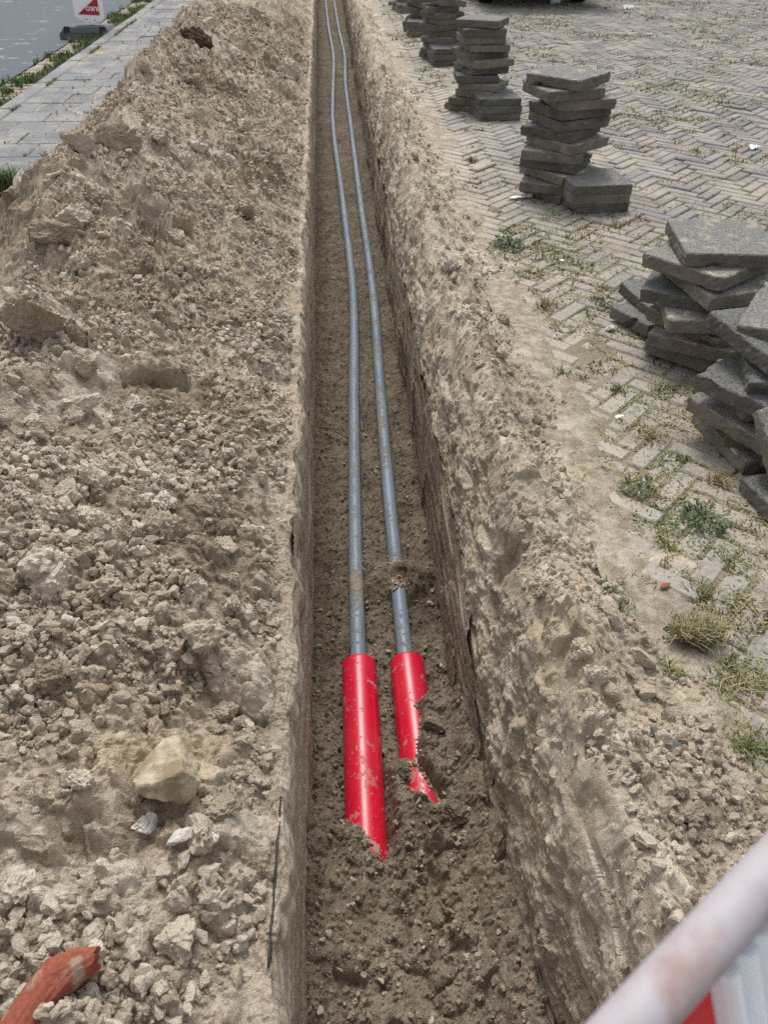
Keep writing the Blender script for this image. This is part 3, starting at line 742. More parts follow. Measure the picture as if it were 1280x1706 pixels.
ys = ysamp(n, .45, 7, 1.6); xs = .40 + .33 * RNG.random(n); kp = (pn(xs * 5, ys * 3.5, 49.) + .8 * pn(xs * 13, ys * 11, 50.) + RNG.normal(0, .2, n) > .0); xs, ys = xs[kp], ys[kp]; zs, _, _ = bank_z(xs, ys); sz = np.maximum(.002 + .014 * RNG.random(len(xs)) ** 7, .0015 * (ys + .6))
crumbs('soil_crumbs', xs, ys, zs, sz, M['clod'], .1)
n = 4200
ys = ysamp(n, .5, 6, 1.7); xs = XL + (floor_r(ys) - XL) * RNG.random(n); zs, _ = floor_z(xs, ys); sz = np.maximum(.0018 + .011 * RNG.random(n) ** 6, .0012 * (ys + .6))
crumbs('soil_crumbs', xs, ys, zs, sz, M['clod'], .4)
# soil clinging to the ducts and conduits where they dive under the slip
n = 60000
ys = .85 + 1.35 * RNG.random(n); xs = -.05 + .32 * RNG.random(n); zf_, _ = floor_z(xs, ys)
tz = np.full(n, -9.)
for pa, lo, hi, ra in (((.026, 1.585, -.640, .020, .80, -.662), 0, 1.585, .055), ((.178, 1.585, -.642, .185, .80, -.668), 0, 1.585, .055), ((.026, 1.66, -.645, .037, 2.2, -.655), 1.6, 2.2, .026), ((.176, 1.69, -.645, .181, 2.2, -.655), 1.6, 2.2, .026)):
    f_ = (ys - pa[1]) / (pa[4] - pa[1]); cx_ = pa[0] + (pa[3] - pa[0]) * f_; cz_ = pa[2] + (pa[5] - pa[2]) * f_
    q_ = ra ** 2 - (xs - cx_) ** 2
    tz = np.maximum(tz, np.where((q_ > 0) & (ys < hi) & (ys > lo), cz_ + np.sqrt(np.maximum(q_, 0)), -9))
gap = tz - zf_
kp = (tz > -5) & (gap > -.008) & (gap < .028 * RNG.random(n) ** 1.6) & (pn(xs * 20, ys * 20, 3.) > -.5)
xs, ys, tz = xs[kp][:3000], ys[kp][:3000], tz[kp][:3000]; sz = .0016 + .010 * RNG.random(len(xs)) ** 4
crumbs('soil_crumbs', xs, ys, tz, sz, M['clod'], .4, .15)
n = 2600
ys = ysamp(n, .5, 6, 1.4); xs = .66 + RNG.random(n) ** 2 * (.8 + .3 * ys); sz = .0016 + .004 * RNG.random(n) ** 3
crumbs('soil_crumbs', xs, ys, np.zeros(n), sz, M['clod'], .1)
n = 900
ys = 3 + 9 * RNG.random(n); xs = -1.35 - .75 * RNG.random(n) ** 2.2; sz = .004 + .010 * RNG.random(n) ** 3
crumbs('soil_crumbs', xs, ys, np.full(n, .003), sz, M['clod'], .1)

# ------------------------------------------------------------------ paving slabs in stacks
TH, SW = .045, .30
def slab_mesh(seed, w=SW, d=SW):
    n = 26; r = np.random.default_rng(seed); o = r.uniform(0, 90)
    g_ = np.linspace(-1, 1, n)
    lev = [-1, -.82, -.25, .3, .8, 1]
    ring = [(x, -1) for x in g_[:-1]] + [(1, y_) for y_ in g_[:-1]] + [(x, 1) for x in g_[:0:-1]] + [(-1, y_) for y_ in g_[:0:-1]]
    ring = np.array(ring); m = len(ring); V = []
    for li, l in enumerate(lev):
        ins = {0: .022, 5: .022}.get(li, 0)
        P = ring * (1 - ins)
        cr = np.clip(abs(ring).min(1), 0, 1); P = P * (1 - .02 * sst(cr, .86, 1.0))[:, None]
        jit = .020 * pn(ring[:, 0] * 4 + o, ring[:, 1] * 4, l * 1.2 + o) + .024 * pn(ring[:, 0] * 15 + o, ring[:, 1] * 15, l * 3 + o)
        chip = .22 * sst(pn(ring[:, 0] * 1.6 + o, ring[:, 1] * 1.6, o + l * .4), .42, .75) * (1 if li in (0, 1) else .8 if li in (4, 5) else .5)
        P = P * (1 + jit - chip)[:, None]
        z = l * TH / 2 + (.004 * pn(ring[:, 0] * 8 + o, ring[:, 1] * 8, 3 + o) - .004 * abs(pn(ring[:, 0] * 20 + o, ring[:, 1] * 20, 5.)) if li == 0 else 0)
        V.append(np.stack([P[:, 0] * w / 2, P[:, 1] * d / 2, np.broadcast_to(z, m)], -1))
    V = np.concatenate(V); F = []
    for l in range(5):
        for i in range(m): F.append((l * m + i, l * m + (i + 1) % m, (l + 1) * m + (i + 1) % m, (l + 1) * m + i))
    c0 = len(V); V = np.concatenate([V, [[0, 0, -TH / 2], [0, 0, TH / 2]]])
    T = [(c0, (i + 1) % m, i) for i in range(m)] + [(c0 + 1, 5 * m + i, 5 * m + (i + 1) % m) for i in range(m)]
    top = np.zeros(len(V)); top[5 * m:6 * m] = 1; top[c0 + 1] = 1
    me = np_mesh('paving_slab', V, [np.array(F), np.array(T)], False, {'top': top}); me.materials.append(M['slab']); return me
SL = [slab_mesh(500 + i) for i in range(9)]
HALF = [slab_mesh(520 + i, SW, SW * .66) for i in range(3)]
sproto = bpy.data.objects.new('paving_slab', SL[0])
def slab(x, y, z, yaw, lab, grp, tx=0, ty=0, data=None):
    o = sproto.copy(); o.data = data or random.choice(SL); COL.objects.link(o)
    o.location = (x, y, z); o.rotation_euler = (R(tx), R(ty), R(yaw) + random.choice((0, 1, 2, 3)) * math.pi / 2); return tag(o, lab, 'paving slab', grp, 'thing')
ORD = ['top', 'second', 'third', 'fourth', 'fifth', 'sixth', 'seventh', 'eighth', 'ninth', 'tenth', 'eleventh', 'twelfth', 'thirteenth']
def olab(k_, n, where): return ('grey concrete slab on top of ' if k_ == 0 else 'grey concrete slab at the bottom of ' if k_ == n - 1 else f'grey concrete slab {ORD[k_]} from the top of ') + where
# freestanding twisted stacks: x, y, slabs, front pile (x, y, slabs, yaw), phrase
towers = [(1.215, 4.20, 12, (1.325, 3.99, 3, 4), 'nearest tall stack'), (1.135, 6.20, 12, (1.185, 5.96, 3, 2), 'second tall stack'),
          (1.13, 8.35, 12, (1.105, 8.06, 3, 3), 'third tall stack'), (1.12, 10.15, 11, (1.06, 9.85, 3, -4), 'fourth tall stack'),
          (1.15, 12.1, 11, (1.10, 11.85, 2, 5), 'farthest tall stack')]
yaws1 = [47, 14, 6, 24, 14, 42, 36, -24, 60, 36, 66, 30]
for ti, (x, y, n, fp, ph) in enumerate(towers):
    for k_ in range(n):
        lev = n - 1 - k_
        yw = yaws1[k_ % 12] + (random.uniform(-28, 28) if ti else random.uniform(-4, 4))
        slab(x + random.gauss(0, .025) - .03 * (k_ / n) * 1.2, y + random.gauss(0, .022) , TH / 2 + lev * (TH + .0025), yw, olab(k_, n, 'the ' + ph), 'slabs in the tall stacks', random.gauss(0, .7), random.gauss(0, .7))
    fx, fy, fn, fyw = fp
    for k_ in range(fn):
        slab(fx + random.gauss(0, .006), fy + random.gauss(0, .006), TH / 2 + (fn - 1 - k_) * (TH + .0012), fyw + random.gauss(0, 2.5), olab(k_, fn, f'the low pile before the {ph}'), 'slabs in the low piles', 0, 0)
# jumbled stack at the right edge
jum = [(1.265, 2.42, .368, -8, 1.5, 0), (1.225, 2.40, .318, 34, -1, 1.5), (1.28, 2.36, .270, 10, 2, -1), (1.215, 2.42, .222, -32, 0, 2), (1.24, 2.33, .176, -14, -2, 2),
       (1.27, 2.37, .129, 30, 1, -1), (1.25, 2.34, .082, -38, 3, 2), (1.27, 2.36, .030, 46, 1.5, 1.5)]
for k_, (x, y, z, yw, tx, ty) in enumerate(jum):
    slab(x, y, z, yw, olab(k_, len(jum), 'the sand-dusted stack by the right picture edge'), 'slabs in the right-edge stacks', tx, ty)
slab(1.20, 2.62, .025, 25, 'small grey slab lying flat against the left of the sand-dusted stack', 'slabs in the right-edge stacks', 0, 4, HALF[0])
slab(1.215, 2.64, .072, 12, 'small grey slab lying on another left of the sand-dusted stack', 'slabs in the right-edge stacks', 2, 4, HALF[1])
jum = [(1.295, 1.90, .350, -38, -4, 6), (1.235, 1.88, .298, 14, 3, 3), (1.27, 1.81, .250, -20, 3, -3), (1.20, 1.80, .204, 33, 1, 4), (1.26, 1.84, .158, -9, -2, 2), (1.205, 1.80, .112, 24, 1, 3), (1.28, 1.79, .068, -30, 2, 0), (1.235, 1.81, .024, 6, 1, 1)]
for k_, (x, y, z, yw, tx, ty) in enumerate(jum):
    slab(x, y, z, yw, olab(k_, len(jum), 'the slumped stack below the sand-dusted one'), 'slabs in the right-edge stacks', tx, ty)
slab(1.235, 1.46, .024, 8, 'grey slab lying flat on the bricks, nearest of all slabs', 'slabs in the right-edge stacks', 0, 0)
slab(1.245, 1.56, .125, 12, 'grey slab tipped up on its edge on the nearest flat slab', 'slabs in the right-edge stacks', 6, 40)
slab(1.30, 1.56, .145, 6, 'grey slab tipped up behind another on the nearest flat slab', 'slabs in the right-edge stacks', 4, 44)

# ------------------------------------------------------------------ grass
def blades(xs, ys, zs, hs, tints, spread=.6, wd=.0022):
    n = len(xs); az = RNG.uniform(0, 6.283, n); ln = np.abs(RNG.normal(.35, .3, n)) * spread + .1; wd = wd * RNG.uniform(.6, 1.3, n)
    dx, dy = np.cos(az), np.sin(az); pxv, pyv = -dy, dx; V = np.zeros((n, 7, 3), np.float32)
    for i, (t, ww) in enumerate(((0, 1), (.4, .85), (.75, .55), (1, 0))):
        ox = hs * ln * t ** 1.8; oz = hs * (t - .25 * ln * t * t)
        cx, cy, cz = xs + dx * ox, ys + dy * ox, zs + oz - .003
        if i < 3:
            V[:, 2 * i] = np.stack([cx - pxv * wd * ww, cy - pyv * wd * ww, cz], -1); V[:, 2 * i + 1] = np.stack([cx + pxv * wd * ww, cy + pyv * wd * ww, cz], -1)
        else: V[:, 6] = np.stack([cx, cy, cz], -1)
    o = np.arange(n)[:, None, None] * 7
    return V.reshape(-1, 3), [(o + np.array([[0, 1, 3, 2], [2, 3, 5, 4]])[None]).reshape(-1, 4), (o + np.array([[4, 5, 6]])[None]).reshape(-1, 3)], np.repeat(tints, 7)
def grass_obj(name, V, F, T): return link(name, np_mesh(name, V, F, False, {'tint': T}), M['grass'])

n = 330000
ys = ysamp(n, .5, 16, 1.15); xs = .68 + RNG.random(n) ** 1.05 * (1.2 + .62 * ys)
msk = .8 * pn(xs * 1.3, ys * 1.3, 55.) + .9 * pn(xs * 6, ys * 6, 56.) + .55 * pn(xs * 17, ys * 17, 57.)
kp = (msk > .26 + .02 * sst(-ys, -3.6, -2.2) + .16 * sst(-xs, -.85, -.7)); xs, ys, msk = xs[kp], ys[kp], msk[kp]
hs = (.007 + .022 * RNG.random(len(xs)) ** 3) * (.8 + .08 * ys)
ti = np.clip(.70 + .5 * pn(xs * 3.5, ys * 3.5, 58.) + RNG.normal(0, .17, len(xs)), 0, 1)
V, F, T = blades(xs, ys, np.full(len(xs), -.002), hs, ti, 2.2, .0018 + .00045 * ys)
tag(grass_obj('grass', V, F, T), kind='stuff')
# trodden dead grass lying flat on the dusty bricks
n = 60000
ys = ysamp(n, .55, 4.5, 1.3); xs = .66 + RNG.random(n) ** 1.3 * (.7 + .3 * ys)
kp = .8 * pn(xs * 2.3, ys * 2.3, 85.) + .7 * pn(xs * 8, ys * 8, 86.) + RNG.normal(0, .15, n) > .06; xs, ys = xs[kp], ys[kp]
V, F, T = blades(xs, ys, np.full(len(xs), -.001), .004 + .007 * RNG.random(len(xs)), np.clip(.66 + .45 * pn(xs * 5, ys * 5, 87.) + RNG.normal(0, .14, len(xs)), 0, 1), 5.0, .0014 + .0005 * ys)
tag(grass_obj('grass', V, F, T), kind='stuff')
# verge grass in the gutter
n = 26000
ys = 5.5 + 14 * RNG.random(n); xs = -2.44 - .42 * RNG.random(n)
msk = pn(xs * 2.5, ys * 1.6, 65.) + .6 * pn(xs * 8, ys * 7, 66.)
kp = msk > -.02 + .25 * sst(-xs, 2.62, 2.8); xs, ys = xs[kp], ys[kp]
V, F, T = blades(xs, ys, np.full(len(xs), -.085), .03 + .055 * RNG.random(len(xs)), np.clip(.24 + .4 * pn(xs * 3, ys * 3, 67.) + RNG.normal(0, .15, len(xs)), 0, 1), 1.0, .0045)
tag(grass_obj('grass', V, F, T), kind='stuff')
# thin tufts in the kerb joint
n = 4000
ys = 4.5 + 12 * RNG.random(n); xs = np.where(RNG.random(n) < .7, -2.287, -2.42) + RNG.normal(0, .01, n)
kp = pn(xs * 2, ys * 2.3, 75.) > .2; xs, ys = xs[kp], ys[kp]
V, F, T = blades(xs, ys, np.zeros(len(xs)), .012 + .03 * RNG.random(len(xs)), np.clip(RNG.normal(.55, .2, len(xs)), 0, 1), 1.2, .003)
tag(grass_obj('grass', V, F, T), kind='stuff')

def tuft(x, y, r, h, n, tint, lab, z=0, spread=1.0, wd=.0022, ry=None, name='grass_tuft'):
    n = int(n * (.55 if x > 0 else 1.6)); a = RNG.uniform(0, 6.283, n); q = np.clip(np.abs(RNG.normal(0, .40, n)), 0, .72); xs = r * q * np.cos(a); ys = (ry or r) * q * np.sin(a)
    V, F, T = blades(xs, ys, np.zeros(n), h * .6 * (.3 + .7 * RNG.random(n)), np.clip(RNG.normal(tint + (.20 if x > 0 else .02), .24, n), 0, 1), spread * 1.5, wd)
    o = grass_obj(name, V, F, T); o.location = (x, y, max(z, bz(x, y) - .004 if .4 < x < .8 else z)); return tag(o, lab, 'grass tuft')
tuft(-1.64, 4.15, .16, .32, 800, .10, 'lush green grass tuft between the heap and the footway', .03, 1.5, .0035)
tuft(.81, 2.78, .07, .10, 130, .62, 'half dry grass tuft alone on the bricks beyond the bank', 0, 1.2)
tuft(.84, 4.83, .07, .07, 160, .12, 'small fresh green tuft left of the nearest tall stack')
tuft(.745, 2.24, .05, .08, 80, .3, 'green tuft at the sandy edge of the bricks, left of the slabs', 0, 1.3)
tuft(1.36, 3.65, .06, .09, 90, .8, 'straw coloured tuft before the low pile of the nearest tall stack', 0, 1.2)
tuft(1.42, 3.92, .06, .08, 90, .35, 'green and straw tuft right of the low pile', 0, 1.2)
tuft(.60, 1.20, .07, .05, 380, .4, 'mossy olive tuft hugging the foot of the bank', 0, 1.3, .0018, .1)
tuft(.745, .80, .085, .055, 520, .3, 'broad green patch of grass beside the bank near the barrier', 0, 1.4, .0016, .07)
tuft(.80, .95, .09, .06, 260, .75, 'straggly dry grass patch between the turf clod and the sand', 0, 1.6, .0014)
tuft(.665, .985, .045, .05, 260, .3, 'green tuft in front of the dark turf clod', 0, 1.3, .0016, .06)
tuft(.825, 1.205, .055, .05, 240, .3, 'green tuft on dusty bricks right of the turf clod', 0, 1.3, .0016)
tuft(.775, .705, .05, .05, 160, .55, 'yellowing tuft closest to the white barrier rail', 0, 1.3, .0015)
tuft(1.03, 1.63, .06, .07, 180, .7, 'yellow tuft beside the nearest flat slab', 0, 1.4, .0018)
tuft(1.04, 2.12, .07, .05, 200, .45, 'short tuft at the foot of the sand-dusted stack', 0, 1.4, .0018)
tuft(.90, 2.13, .06, .05, 200, .25, 'green patch between the bank and the slumped stack', 0, 1.4, .0018)
tuft(.92, 1.86, .09, .05, 300, .6, 'olive patch of grass left of the slumped stack', 0, 1.6, .0016)
tuft(-.152, .585, .02, .03, 60, .6, 'tiny tuft on the lip of the left trench wall', .0, 1.5, .001)
# flat leafy weeds
def weed(x, y, r, n, lab):
    mb = MB()
    for i in range(n * 3):
        a = i * 2.4 + random.random(); st = Vector((math.cos(a), math.sin(a), 0)) * r * random.uniform(0, .75); a += random.uniform(-.7, .7)
        L = r * random.uniform(.22, .5); wv = L * random.uniform(.14, .24); up = random.uniform(.05, .8); st.z = random.uniform(.001, .012)
        d = Vector((math.cos(a), math.sin(a), 0)); s_ = Vector((-d.y, d.x, random.uniform(-.5, .5))); pts = []
        for t, ww in ((.05, .3), (.3, .9), (.45, .5), (.6, .95), (.75, .4), (.88, .6)):
            c_ = st + d * L * t + Vector((0, 0, L * up * math.sin(t * 2.6) + .003)); pts += [c_ - s_ * wv * ww, c_ + s_ * wv * ww]
        pts.append(st + d * L + Vector((0, 0, L * up * .3)))
        mb.add(pts, [(q, q + 1, q + 3, q + 2) for q in (0, 2, 4, 6, 8)] + [(10, 11, 12)])
    o = mb.build('weed', M['leaf'], smooth=False); o.location = (x, y, 0); tag(o, lab, 'weed')
weed(.80, 3.42, .085, 24, 'dark green leafy weed flat on the herringbone bricks')
weed(.92, 1.47, .07, 20, 'leafy green weed on bricks nearest the low flat slab')
weed(.80, 1.60, .06, 16, 'small leafy weed at the sandy edge of the bank')
weed(1.05, 2.78, .05, 14, 'bluish green weed left of the sand-dusted stack')

# ------------------------------------------------------------------ small loose things
V, F = lump(4, 801, (1, .55, .5), 5, .2, .12)
tag(lump_obj('turf_clod', V, F, M['turf'], (.745, 1.075, .018), (.062, .055, .04), (.1, 0, -.1)), 'dark rooty turf clod lying on the dusty bricks', 'turf clod')
n = 420; a_ = RNG.uniform(0, 6.283, n); q_ = RNG.random(n) ** .5
V, F, T = blades(.06 * q_ * np.cos(a_), .034 * q_ * np.sin(a_), .024 * np.sqrt(1 - q_ ** 2), .012 + .03 * RNG.random(n), np.clip(RNG.normal(.72, .15, n), 0, 1), 2.2, .0010)
rt_ = grass_obj('roots', V, F, T); rt_.parent = bpy.data.objects['turf_clod']
V, F = lump(3, 803, (1, .8, .7), 6, .15, .08)
tag(lump_obj('stone', V, F, M['pebble'], (1.0, 2.55, .012), (.022, .018, .016)), 'round pale pebble left of the sand-dusted stack', 'stone')
V, F = lump(3, 805, (1, .7, .3), 8, .1, .03)
tag(lump_obj('brick_chip', V, F, M['terracotta'], (.74, 1.235, .006), (.016, .012, .012), (0, 0, .4)), 'small orange brick chip on the dusty bricks', 'brick chip')
tag(lump_obj('brick_chip', V, F, M['terracotta'], (-.30, .565, hz(-.30, .565) + .002), (.007, .006, .008), (0, 0, .9)), 'tiny red brick crumb among pale crumbs on the heap', 'brick chip')
# curved piece of a terracotta pipe or tile
def tile_piece():
    cl = [(-.100, -.040, .022), (-.070, -.018, .026), (-.035, -.002, .025), (.0, .010, .027), (.032, .016, .026), (.060, .010, .023), (.082, -.002, .013)]
    nv = 9; vs = []; fs = []; m = len(cl)
    for side in (0, 1):
        for i, (x, y, hw) in enumerate(cl):
            x0_, y0_, _ = cl[max(i - 1, 0)]; x1_, y1_, _ = cl[min(i + 1, m - 1)]; d = Vector((x1_ - x0_, y1_ - y0_, 0)).normalized(); nn = Vector((-d.y, d.x, 0))
            for j in range(nv):
                v_ = 2 * j / (nv - 1) - 1; edge = abs(v_) == 1
                w_ = hw * v_ * (1 + .10 * math.sin(i * 2.7 + v_ * 4)) * (.9 if edge and side == 0 else 1)
                z = .013 - .011 * v_ * v_ - .0015 * edge if side == 0 else -.004 - .009 * v_ * v_
                vs.append((x + nn.x * w_ + .004 * math.sin(j * 2.1) * (i in (0, m - 1)), y + nn.y * w_, z + .0012 * math.sin(i * 3.1 + j * 1.7)))
    n = m * nv
    for i in range(m - 1):
        for j in range(nv - 1):
            q = i * nv + j; fs += [(q, q + nv, q + nv + 1, q + 1), (n + q, n + q + 1, n + q + nv + 1, n + q + nv)]
        for j, o_ in ((0, 1), (nv - 1, 0)):
            q = i * nv + j; f = (q, n + q, n + q + nv, q + nv); fs.append(f if o_ else f[::-1])
    for i, o_ in ((0, 0), (m - 1, 1)):
        for j in range(nv - 1):
            q = i * nv + j; f = (q, n + q, n + q + 1, q + 1); fs.append(f if o_ else f[::-1])
    return MB().add(vs, fs)
tp = tile_piece().build('tile_fragment', M['terracotta'], smooth=False)
tp.location = (-.41, .385, hz(-.41, .385) + .020); tp.rotation_euler = (R(8), R(-10), R(38)); tag(tp, 'broken orange-red clay tile piece lying on the heap', 'tile fragment')
# dark slate flakes on the bank, black line at the left lip, twig on the floor
for i, (x, y, a) in enumerate(((.565, .80, .9), (.59, .785, .7))):
    V, F = lump(3, 820 + i, (1, .45, .14), 12, .12, .05)
    o = lump_obj('slate_flake', V, F, M['slate'], (x, y, bz(x, y) + .004), (.030 - .012 * i,) * 3, (R(25), R(12), -a)); tag(o, ('larger' if i == 0 else 'smaller') + ' dark slate flake stuck in the bank', 'slate flake')
pts = []
for i in range(24):
    yy = .47 + .012 * i; pts.append((-.142 + .0007 * math.sin(i * 1.1) + .0004 * i, yy, hz(-.142, yy) + .0030))
tag(MB().tube(pts, .004, 6, True, [.0012 + .0012 * abs(math.sin(i * .7 + .4)) for i in range(24)]).build('root', M['plastic'], smooth=True), 'thin black root running along the left lip of the trench', 'root')  # thin near-black tube drawn as a dark line along the lip
pts = [(-.10, 3.02, -.672), (-.06, 3.0, -.664), (-.01, 2.96, -.668), (.03, 2.93, -.678)]
tag(MB().tube(smooth_path(sorted(pts, key=lambda p: p[1]), 8), .004, 6).build('twig', M['twig'], smooth=True), 'thin brown twig on the trench floor beside a conduit', 'twig')
def scrap(name, x, y, z, L, Wd, rot, lab, cat, mat='litter', amp=.2, sd=0):
    n = 9; g_ = np.linspace(-.5, .5, n); X, Y = np.meshgrid(g_ * L, g_ * Wd)
    k_ = 3.2 / max(L, Wd) * .35
    ed = 1 + .35 * pn(X * k_ * 2 + sd, Y * k_ * 2, 3.)
    Zs = np.abs(pn(X * k_ * 2.5 + sd, Y * k_ * 2.5, 1.)) * amp * max(Wd, .02)
    V = np.stack([X * ed, Y * ed, Zs], -1).reshape(-1, 3); V2 = V + np.array([0, 0, .0012])
    Fg = grid_faces(n, n); b_ = [i for i in range(n)] + [i * n + n - 1 for i in range(1, n)] + [(n - 1) * n + i for i in range(n - 2, -1, -1)] + [i * n for i in range(n - 2, 0, -1)]
    sd_ = np.array([(b_[i], b_[(i + 1) % len(b_)], b_[(i + 1) % len(b_)] + n * n, b_[i] + n * n) for i in range(len(b_))])
    o = link(name, np_mesh(name, np.concatenate([V, V2]), np.concatenate([Fg[:, ::-1], Fg + n * n, sd_]), False), M[mat]); o.location = (x, y, z); o.rotation_euler = (0, 0, R(rot)); return tag(o, lab, cat)
scrap('paper_scrap', .855, 1.965, .006, .028, .011, 20, 'small white paper scrap on the grass between bank and slabs', 'paper scrap', sd=3)
scrap('paper_scrap', .99, 3.23, .006, .02, .016, 50, 'tiny white scrap on the bricks behind the sand-dusted stack', 'paper scrap', sd=13)
scrap('plastic_scrap', .985, 4.10, .008, .13, .03, 12, 'crumpled translucent plastic strip left of the nearest tall stack', 'plastic scrap', amp=.6, sd=5)
scrap('plastic_scrap', 4.03, 11.9, .01, .12, .09, 5, 'crumpled white plastic on the far bricks near the dark car', 'plastic scrap', amp=.8, sd=7)
scrap('plastic_scrap', 2.64, 4.97, .01, .09, .05, 25, 'white plastic scrap on the bricks at the right picture edge', 'plastic scrap', amp=.6, sd=9)
scrap('plastic_scrap', 3.55, 9.6, .01, .07, .05, 65, 'flat white scrap far out on the bricks between weeds', 'plastic scrap', amp=.5, sd=19)

# ------------------------------------------------------------------ traffic beacon on the road
bx, by, bz0 = -2.69, 10.55, -.088
be = empty('traffic_beacon', (bx, by, bz0), (0, 0, R(-6)))
tag(be, 'white and red beacon board standing in a black rubber foot on the road', 'traffic beacon')
mb = MB()
mb.box((0, 0, .03), (.60, .36, .06)); mb.box((0, .0, .0915), (.60, .36, .063), None, .80)
foot = mb.build('rubber_foot', M['rubber'], be, bevel=.012)
for sx in (-1, 1):
    mb = MB().box((sx * .205, -.150, .092), (.065, .040, .060), Matrix.Rotation(R(-28), 3, 'X')); mb.build('recess_shade', M['shade_rubber'], foot)  # dark boxes stand in for shaded hollows; nothing is cut out of the foot
pan = empty('board_holder', (0, .0, .125)); bpy.data.objects.remove(pan)
w2, h0, h1 = .165, .10, 1.15
o = MB().prism([(-w2, h0 + .075), (0.005, h0), (w2, h0 + .06), (w2, h1), (-w2, h1)], -.012, .012, lambda p, t: (p[0], t, p[1])).build('board', M['white'], be, bevel=.004)
o.location = (.01, .02, .02); o.rotation_euler = (R(-3), R(2), 0)
# red stripes on the face towards the camera
mb = MB(); a_ = .125
def clip_poly(x0, s):   # band between two slanted lines inside the board field
    import itertools
    return None
zb0, zt0 = .200, 1.10
sl_ = .72
def band(c0, c1):
    pts = []
    for z in np.linspace(zb0, zt0, 60):
        lo = (z - c1) / sl_; hi = (z - c0) / sl_
        lo, hi = max(lo, -a_), min(hi, a_)
        if hi > lo: pts.append((lo, hi, z))
    return [(p[1], p[2]) for p in pts] + [(p[0], p[2]) for p in reversed(pts)]
for c0, c1 in ((zb0 - .8, zb0 + .09), (zb0 + .32, zb0 + .58)):
    # a stripe: x between (z - c1)/slope and (z - c0)/slope
    pts = band(c0, c1)
    st = MB().prism(pts, -.0155, -.0135, lambda p, t: (p[0], t, p[1])).build('red_stripe', M['signred'], o)
tc = bpy.data.curves.new('lettering', 'FONT'); tc.body = 'BUKO'; tc.size = .058; tc.align_x = 'CENTER'; tc.align_y = 'CENTER'; tc.extrude = .0012; tc.offset = .0012
to = bpy.data.objects.new('lettering', tc); COL.objects.link(to)
dg = bpy.context.evaluated_depsgraph_get(); tm = bpy.data.meshes.new_from_object(to.evaluated_get(dg)); bpy.data.objects.remove(to)
lt = link('lettering', tm, M['white'], o); lt.location = (.060, -.018, .262); lt.rotation_euler = (R(90), R(180), 0)
# rivet marks at the foot of the board
o2 = MB()
for px_, pz_ in ((-.035, .155), (.0, .128), (.06, .150)): o2.box((px_, -.0135, pz_), (.022 if px_ else .012, .003, .006))
o2.build('fixing_mark', M['rubber'], o)

# ------------------------------------------------------------------ dark car parked beyond the stacks
car = empty('parked_car', (2.93, 14.1, 0)); tag(car, 'dark car parked at the far side of the brick pavement', 'car')
prof = [(-2.1, .28), (-2.16, .55), (-2.12, .95), (-1.95, 1.02), (-1.45, 1.42), (-.3, 1.46), (.45, 1.05), (1.8, .86), (2.05, .7), (2.08, .3), (1.75, .2), (-1.8, .2)]
def carprism(pts, hw, inset_top):
    mb = MB(); n = len(pts); vs = []
    for sx in (-1, 1):
        for y_, z_ in pts: vs.append((sx * (hw - inset_top * max(0, z_ - .95) / .5), y_, z_))
    fs = [tuple(range(n)), tuple(range(2 * n - 1, n - 1, -1))] + [(i, i + n, (i + 1) % n + n, (i + 1) % n) for i in range(n)]
    return mb.add(vs, fs)
body = carprism(prof, .86, .17).build('car_body', M['paint'], car, bevel=.05)
win = carprism([(-1.95, 1.045), (-1.47, 1.385), (-.33, 1.425), (.37, 1.06)], .868, .165).build('side_window', M['glass'], car)
MB().prism([(-.62, 1.07), (.62, 1.07), (.52, 1.36), (-.52, 1.36)], 0, .01, lambda p, t: (p[0], -1.98 + (p[1] - 1.02) * 1.25 - .012 + t, p[1])).build('rear_window', M['glass'], car)
for sx in (-1, 1):
    MB().box((sx * .70, -2.16, .80), (.26, .05, .16)).build('tail_lamp', M['lamp'], car, bevel=.01)
    for yy in (-1.32, 1.28):
        wh = MB()
        ring = [(.20, -.09), (.29, -.105), (.318, -.085), (.322, 0), (.318, .085), (.29, .105), (.20, .09)]
        n = 32; vs = [(sx * .66 + t, yy + r_ * math.cos(6.2832 * i / n), .322 + r_ * math.sin(6.2832 * i / n)) for r_, t in ring for i in range(n)]
        fs = [(a * n + i, a * n + (i + 1) % n, (a + 1) * n + (i + 1) % n, (a + 1) * n + i) for a in range(len(ring) - 1) for i in range(n)]
        ty = wh.add(vs, fs).build('wheel', M['tyre'], car, smooth=True)
        MB().tube([(sx * .66 - sx * .05, yy, .322), (sx * .66 + sx * .085, yy, .322)], .205, 24).build('rim', M['rim'], ty)
V, F = lump(3, 901, (1, .7, .9), 4, .3, .2)
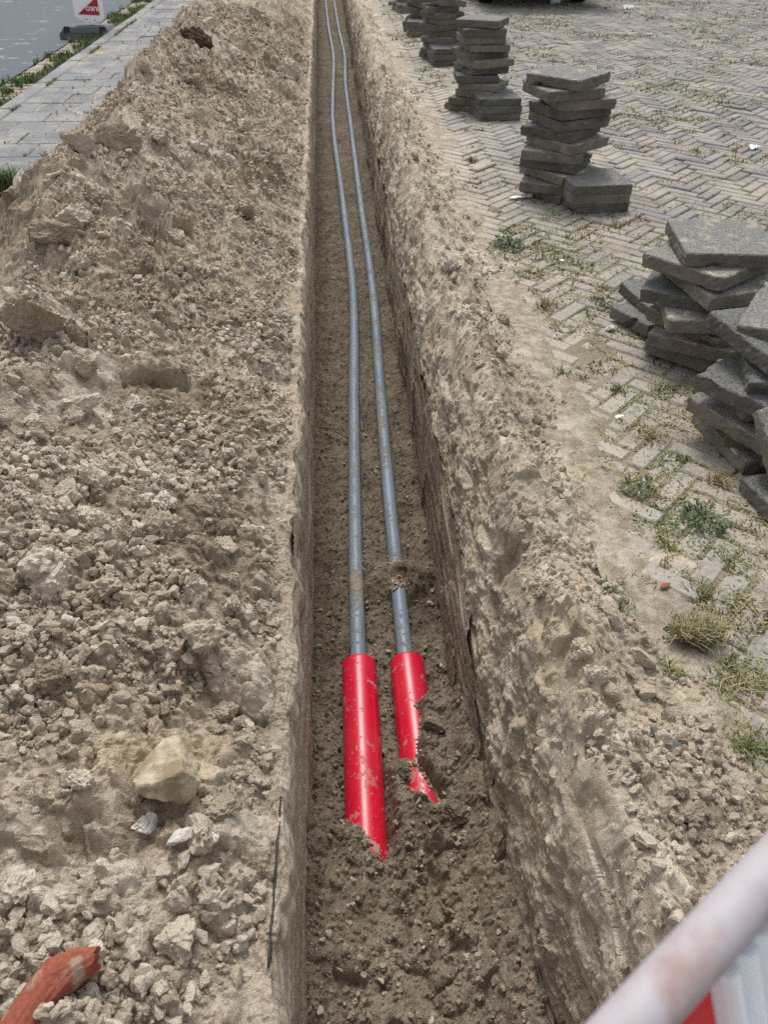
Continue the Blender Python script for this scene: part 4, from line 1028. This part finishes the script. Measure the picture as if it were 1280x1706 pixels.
tag(lump_obj('plastic_bag', V, F, M['litter'], (3.22, 12.62, .06), (.08, .06, .08)), 'crumpled white plastic bag beside the wheel of the dark car', 'plastic bag')

# ------------------------------------------------------------------ barrier right in front of the camera
ba_ = empty('barrier', (.3, .1, 0)); tag(ba_, 'grubby white barrier rail with ribbed red and white board below', 'barrier')
A = Vector((.1118, .1073, .90)); rd = Vector((.829, .5593, 0)); nd = Vector((-.5593, .829, 0)); ln_ = R(-25)
dd = nd * math.sin(ln_) - Vector((0, 0, 1)) * math.cos(ln_); fn_ = rd.cross(dd).normalized()
ba_.location = (A.x, A.y, 0); inv = Vector((-A.x, -A.y, 0))
def bp(s, t, o=0): return A + inv + rd * s + dd * t + fn_ * o
MB().tube([bp(-.8 + .1 * i, 0) for i in range(18)], .0124, 24).build('rail', M['barrier'], ba_, smooth=True)
def ribbed(s0, s1, t0, t1, name, mat, per=.0145, amp=.011):
    n = max(2, int((s1 - s0) / per * 8)); vs = []
    for t in (t0, t1):
        for side in (0, 1):
            for i in range(n + 1):
                s_ = s0 + (s1 - s0) * i / n
                o = -amp * abs(math.sin(math.pi * (s_ - s0) / per)) ** .7 if side == 0 else .004
                vs.append(bp(s_, t, o if side == 0 else o))
    m = n + 1; fs = []
    for i in range(n):
        fs += [(i, i + 1, 2 * m + i + 1, 2 * m + i), (m + i, 3 * m + i, 3 * m + i + 1, m + i + 1), (i, m + i, m + i + 1, i + 1), (2 * m + i, 2 * m + i + 1, 3 * m + i + 1, 3 * m + i)]
    fs += [(0, 2 * m, 3 * m, m), (n, m + n, 3 * m + n, 2 * m + n)]
    return MB().add(vs, fs).build(name, mat, ba_)
SR = .0500
ribbed(SR, .72, .016, .34, 'white_board', M['barrierwhite'])
ribbed(-.72, SR - .001, .016, .34, 'red_board', M['barrierred'], .2, .0005)
for s_ in (-.76, .76):
    e_ = bp(s_, .99); MB().tube([bp(s_, .0), bp(s_, .5), (e_.x, e_.y, .012)], .013, 14).build('leg', M['barrier'], ba_, smooth=True)
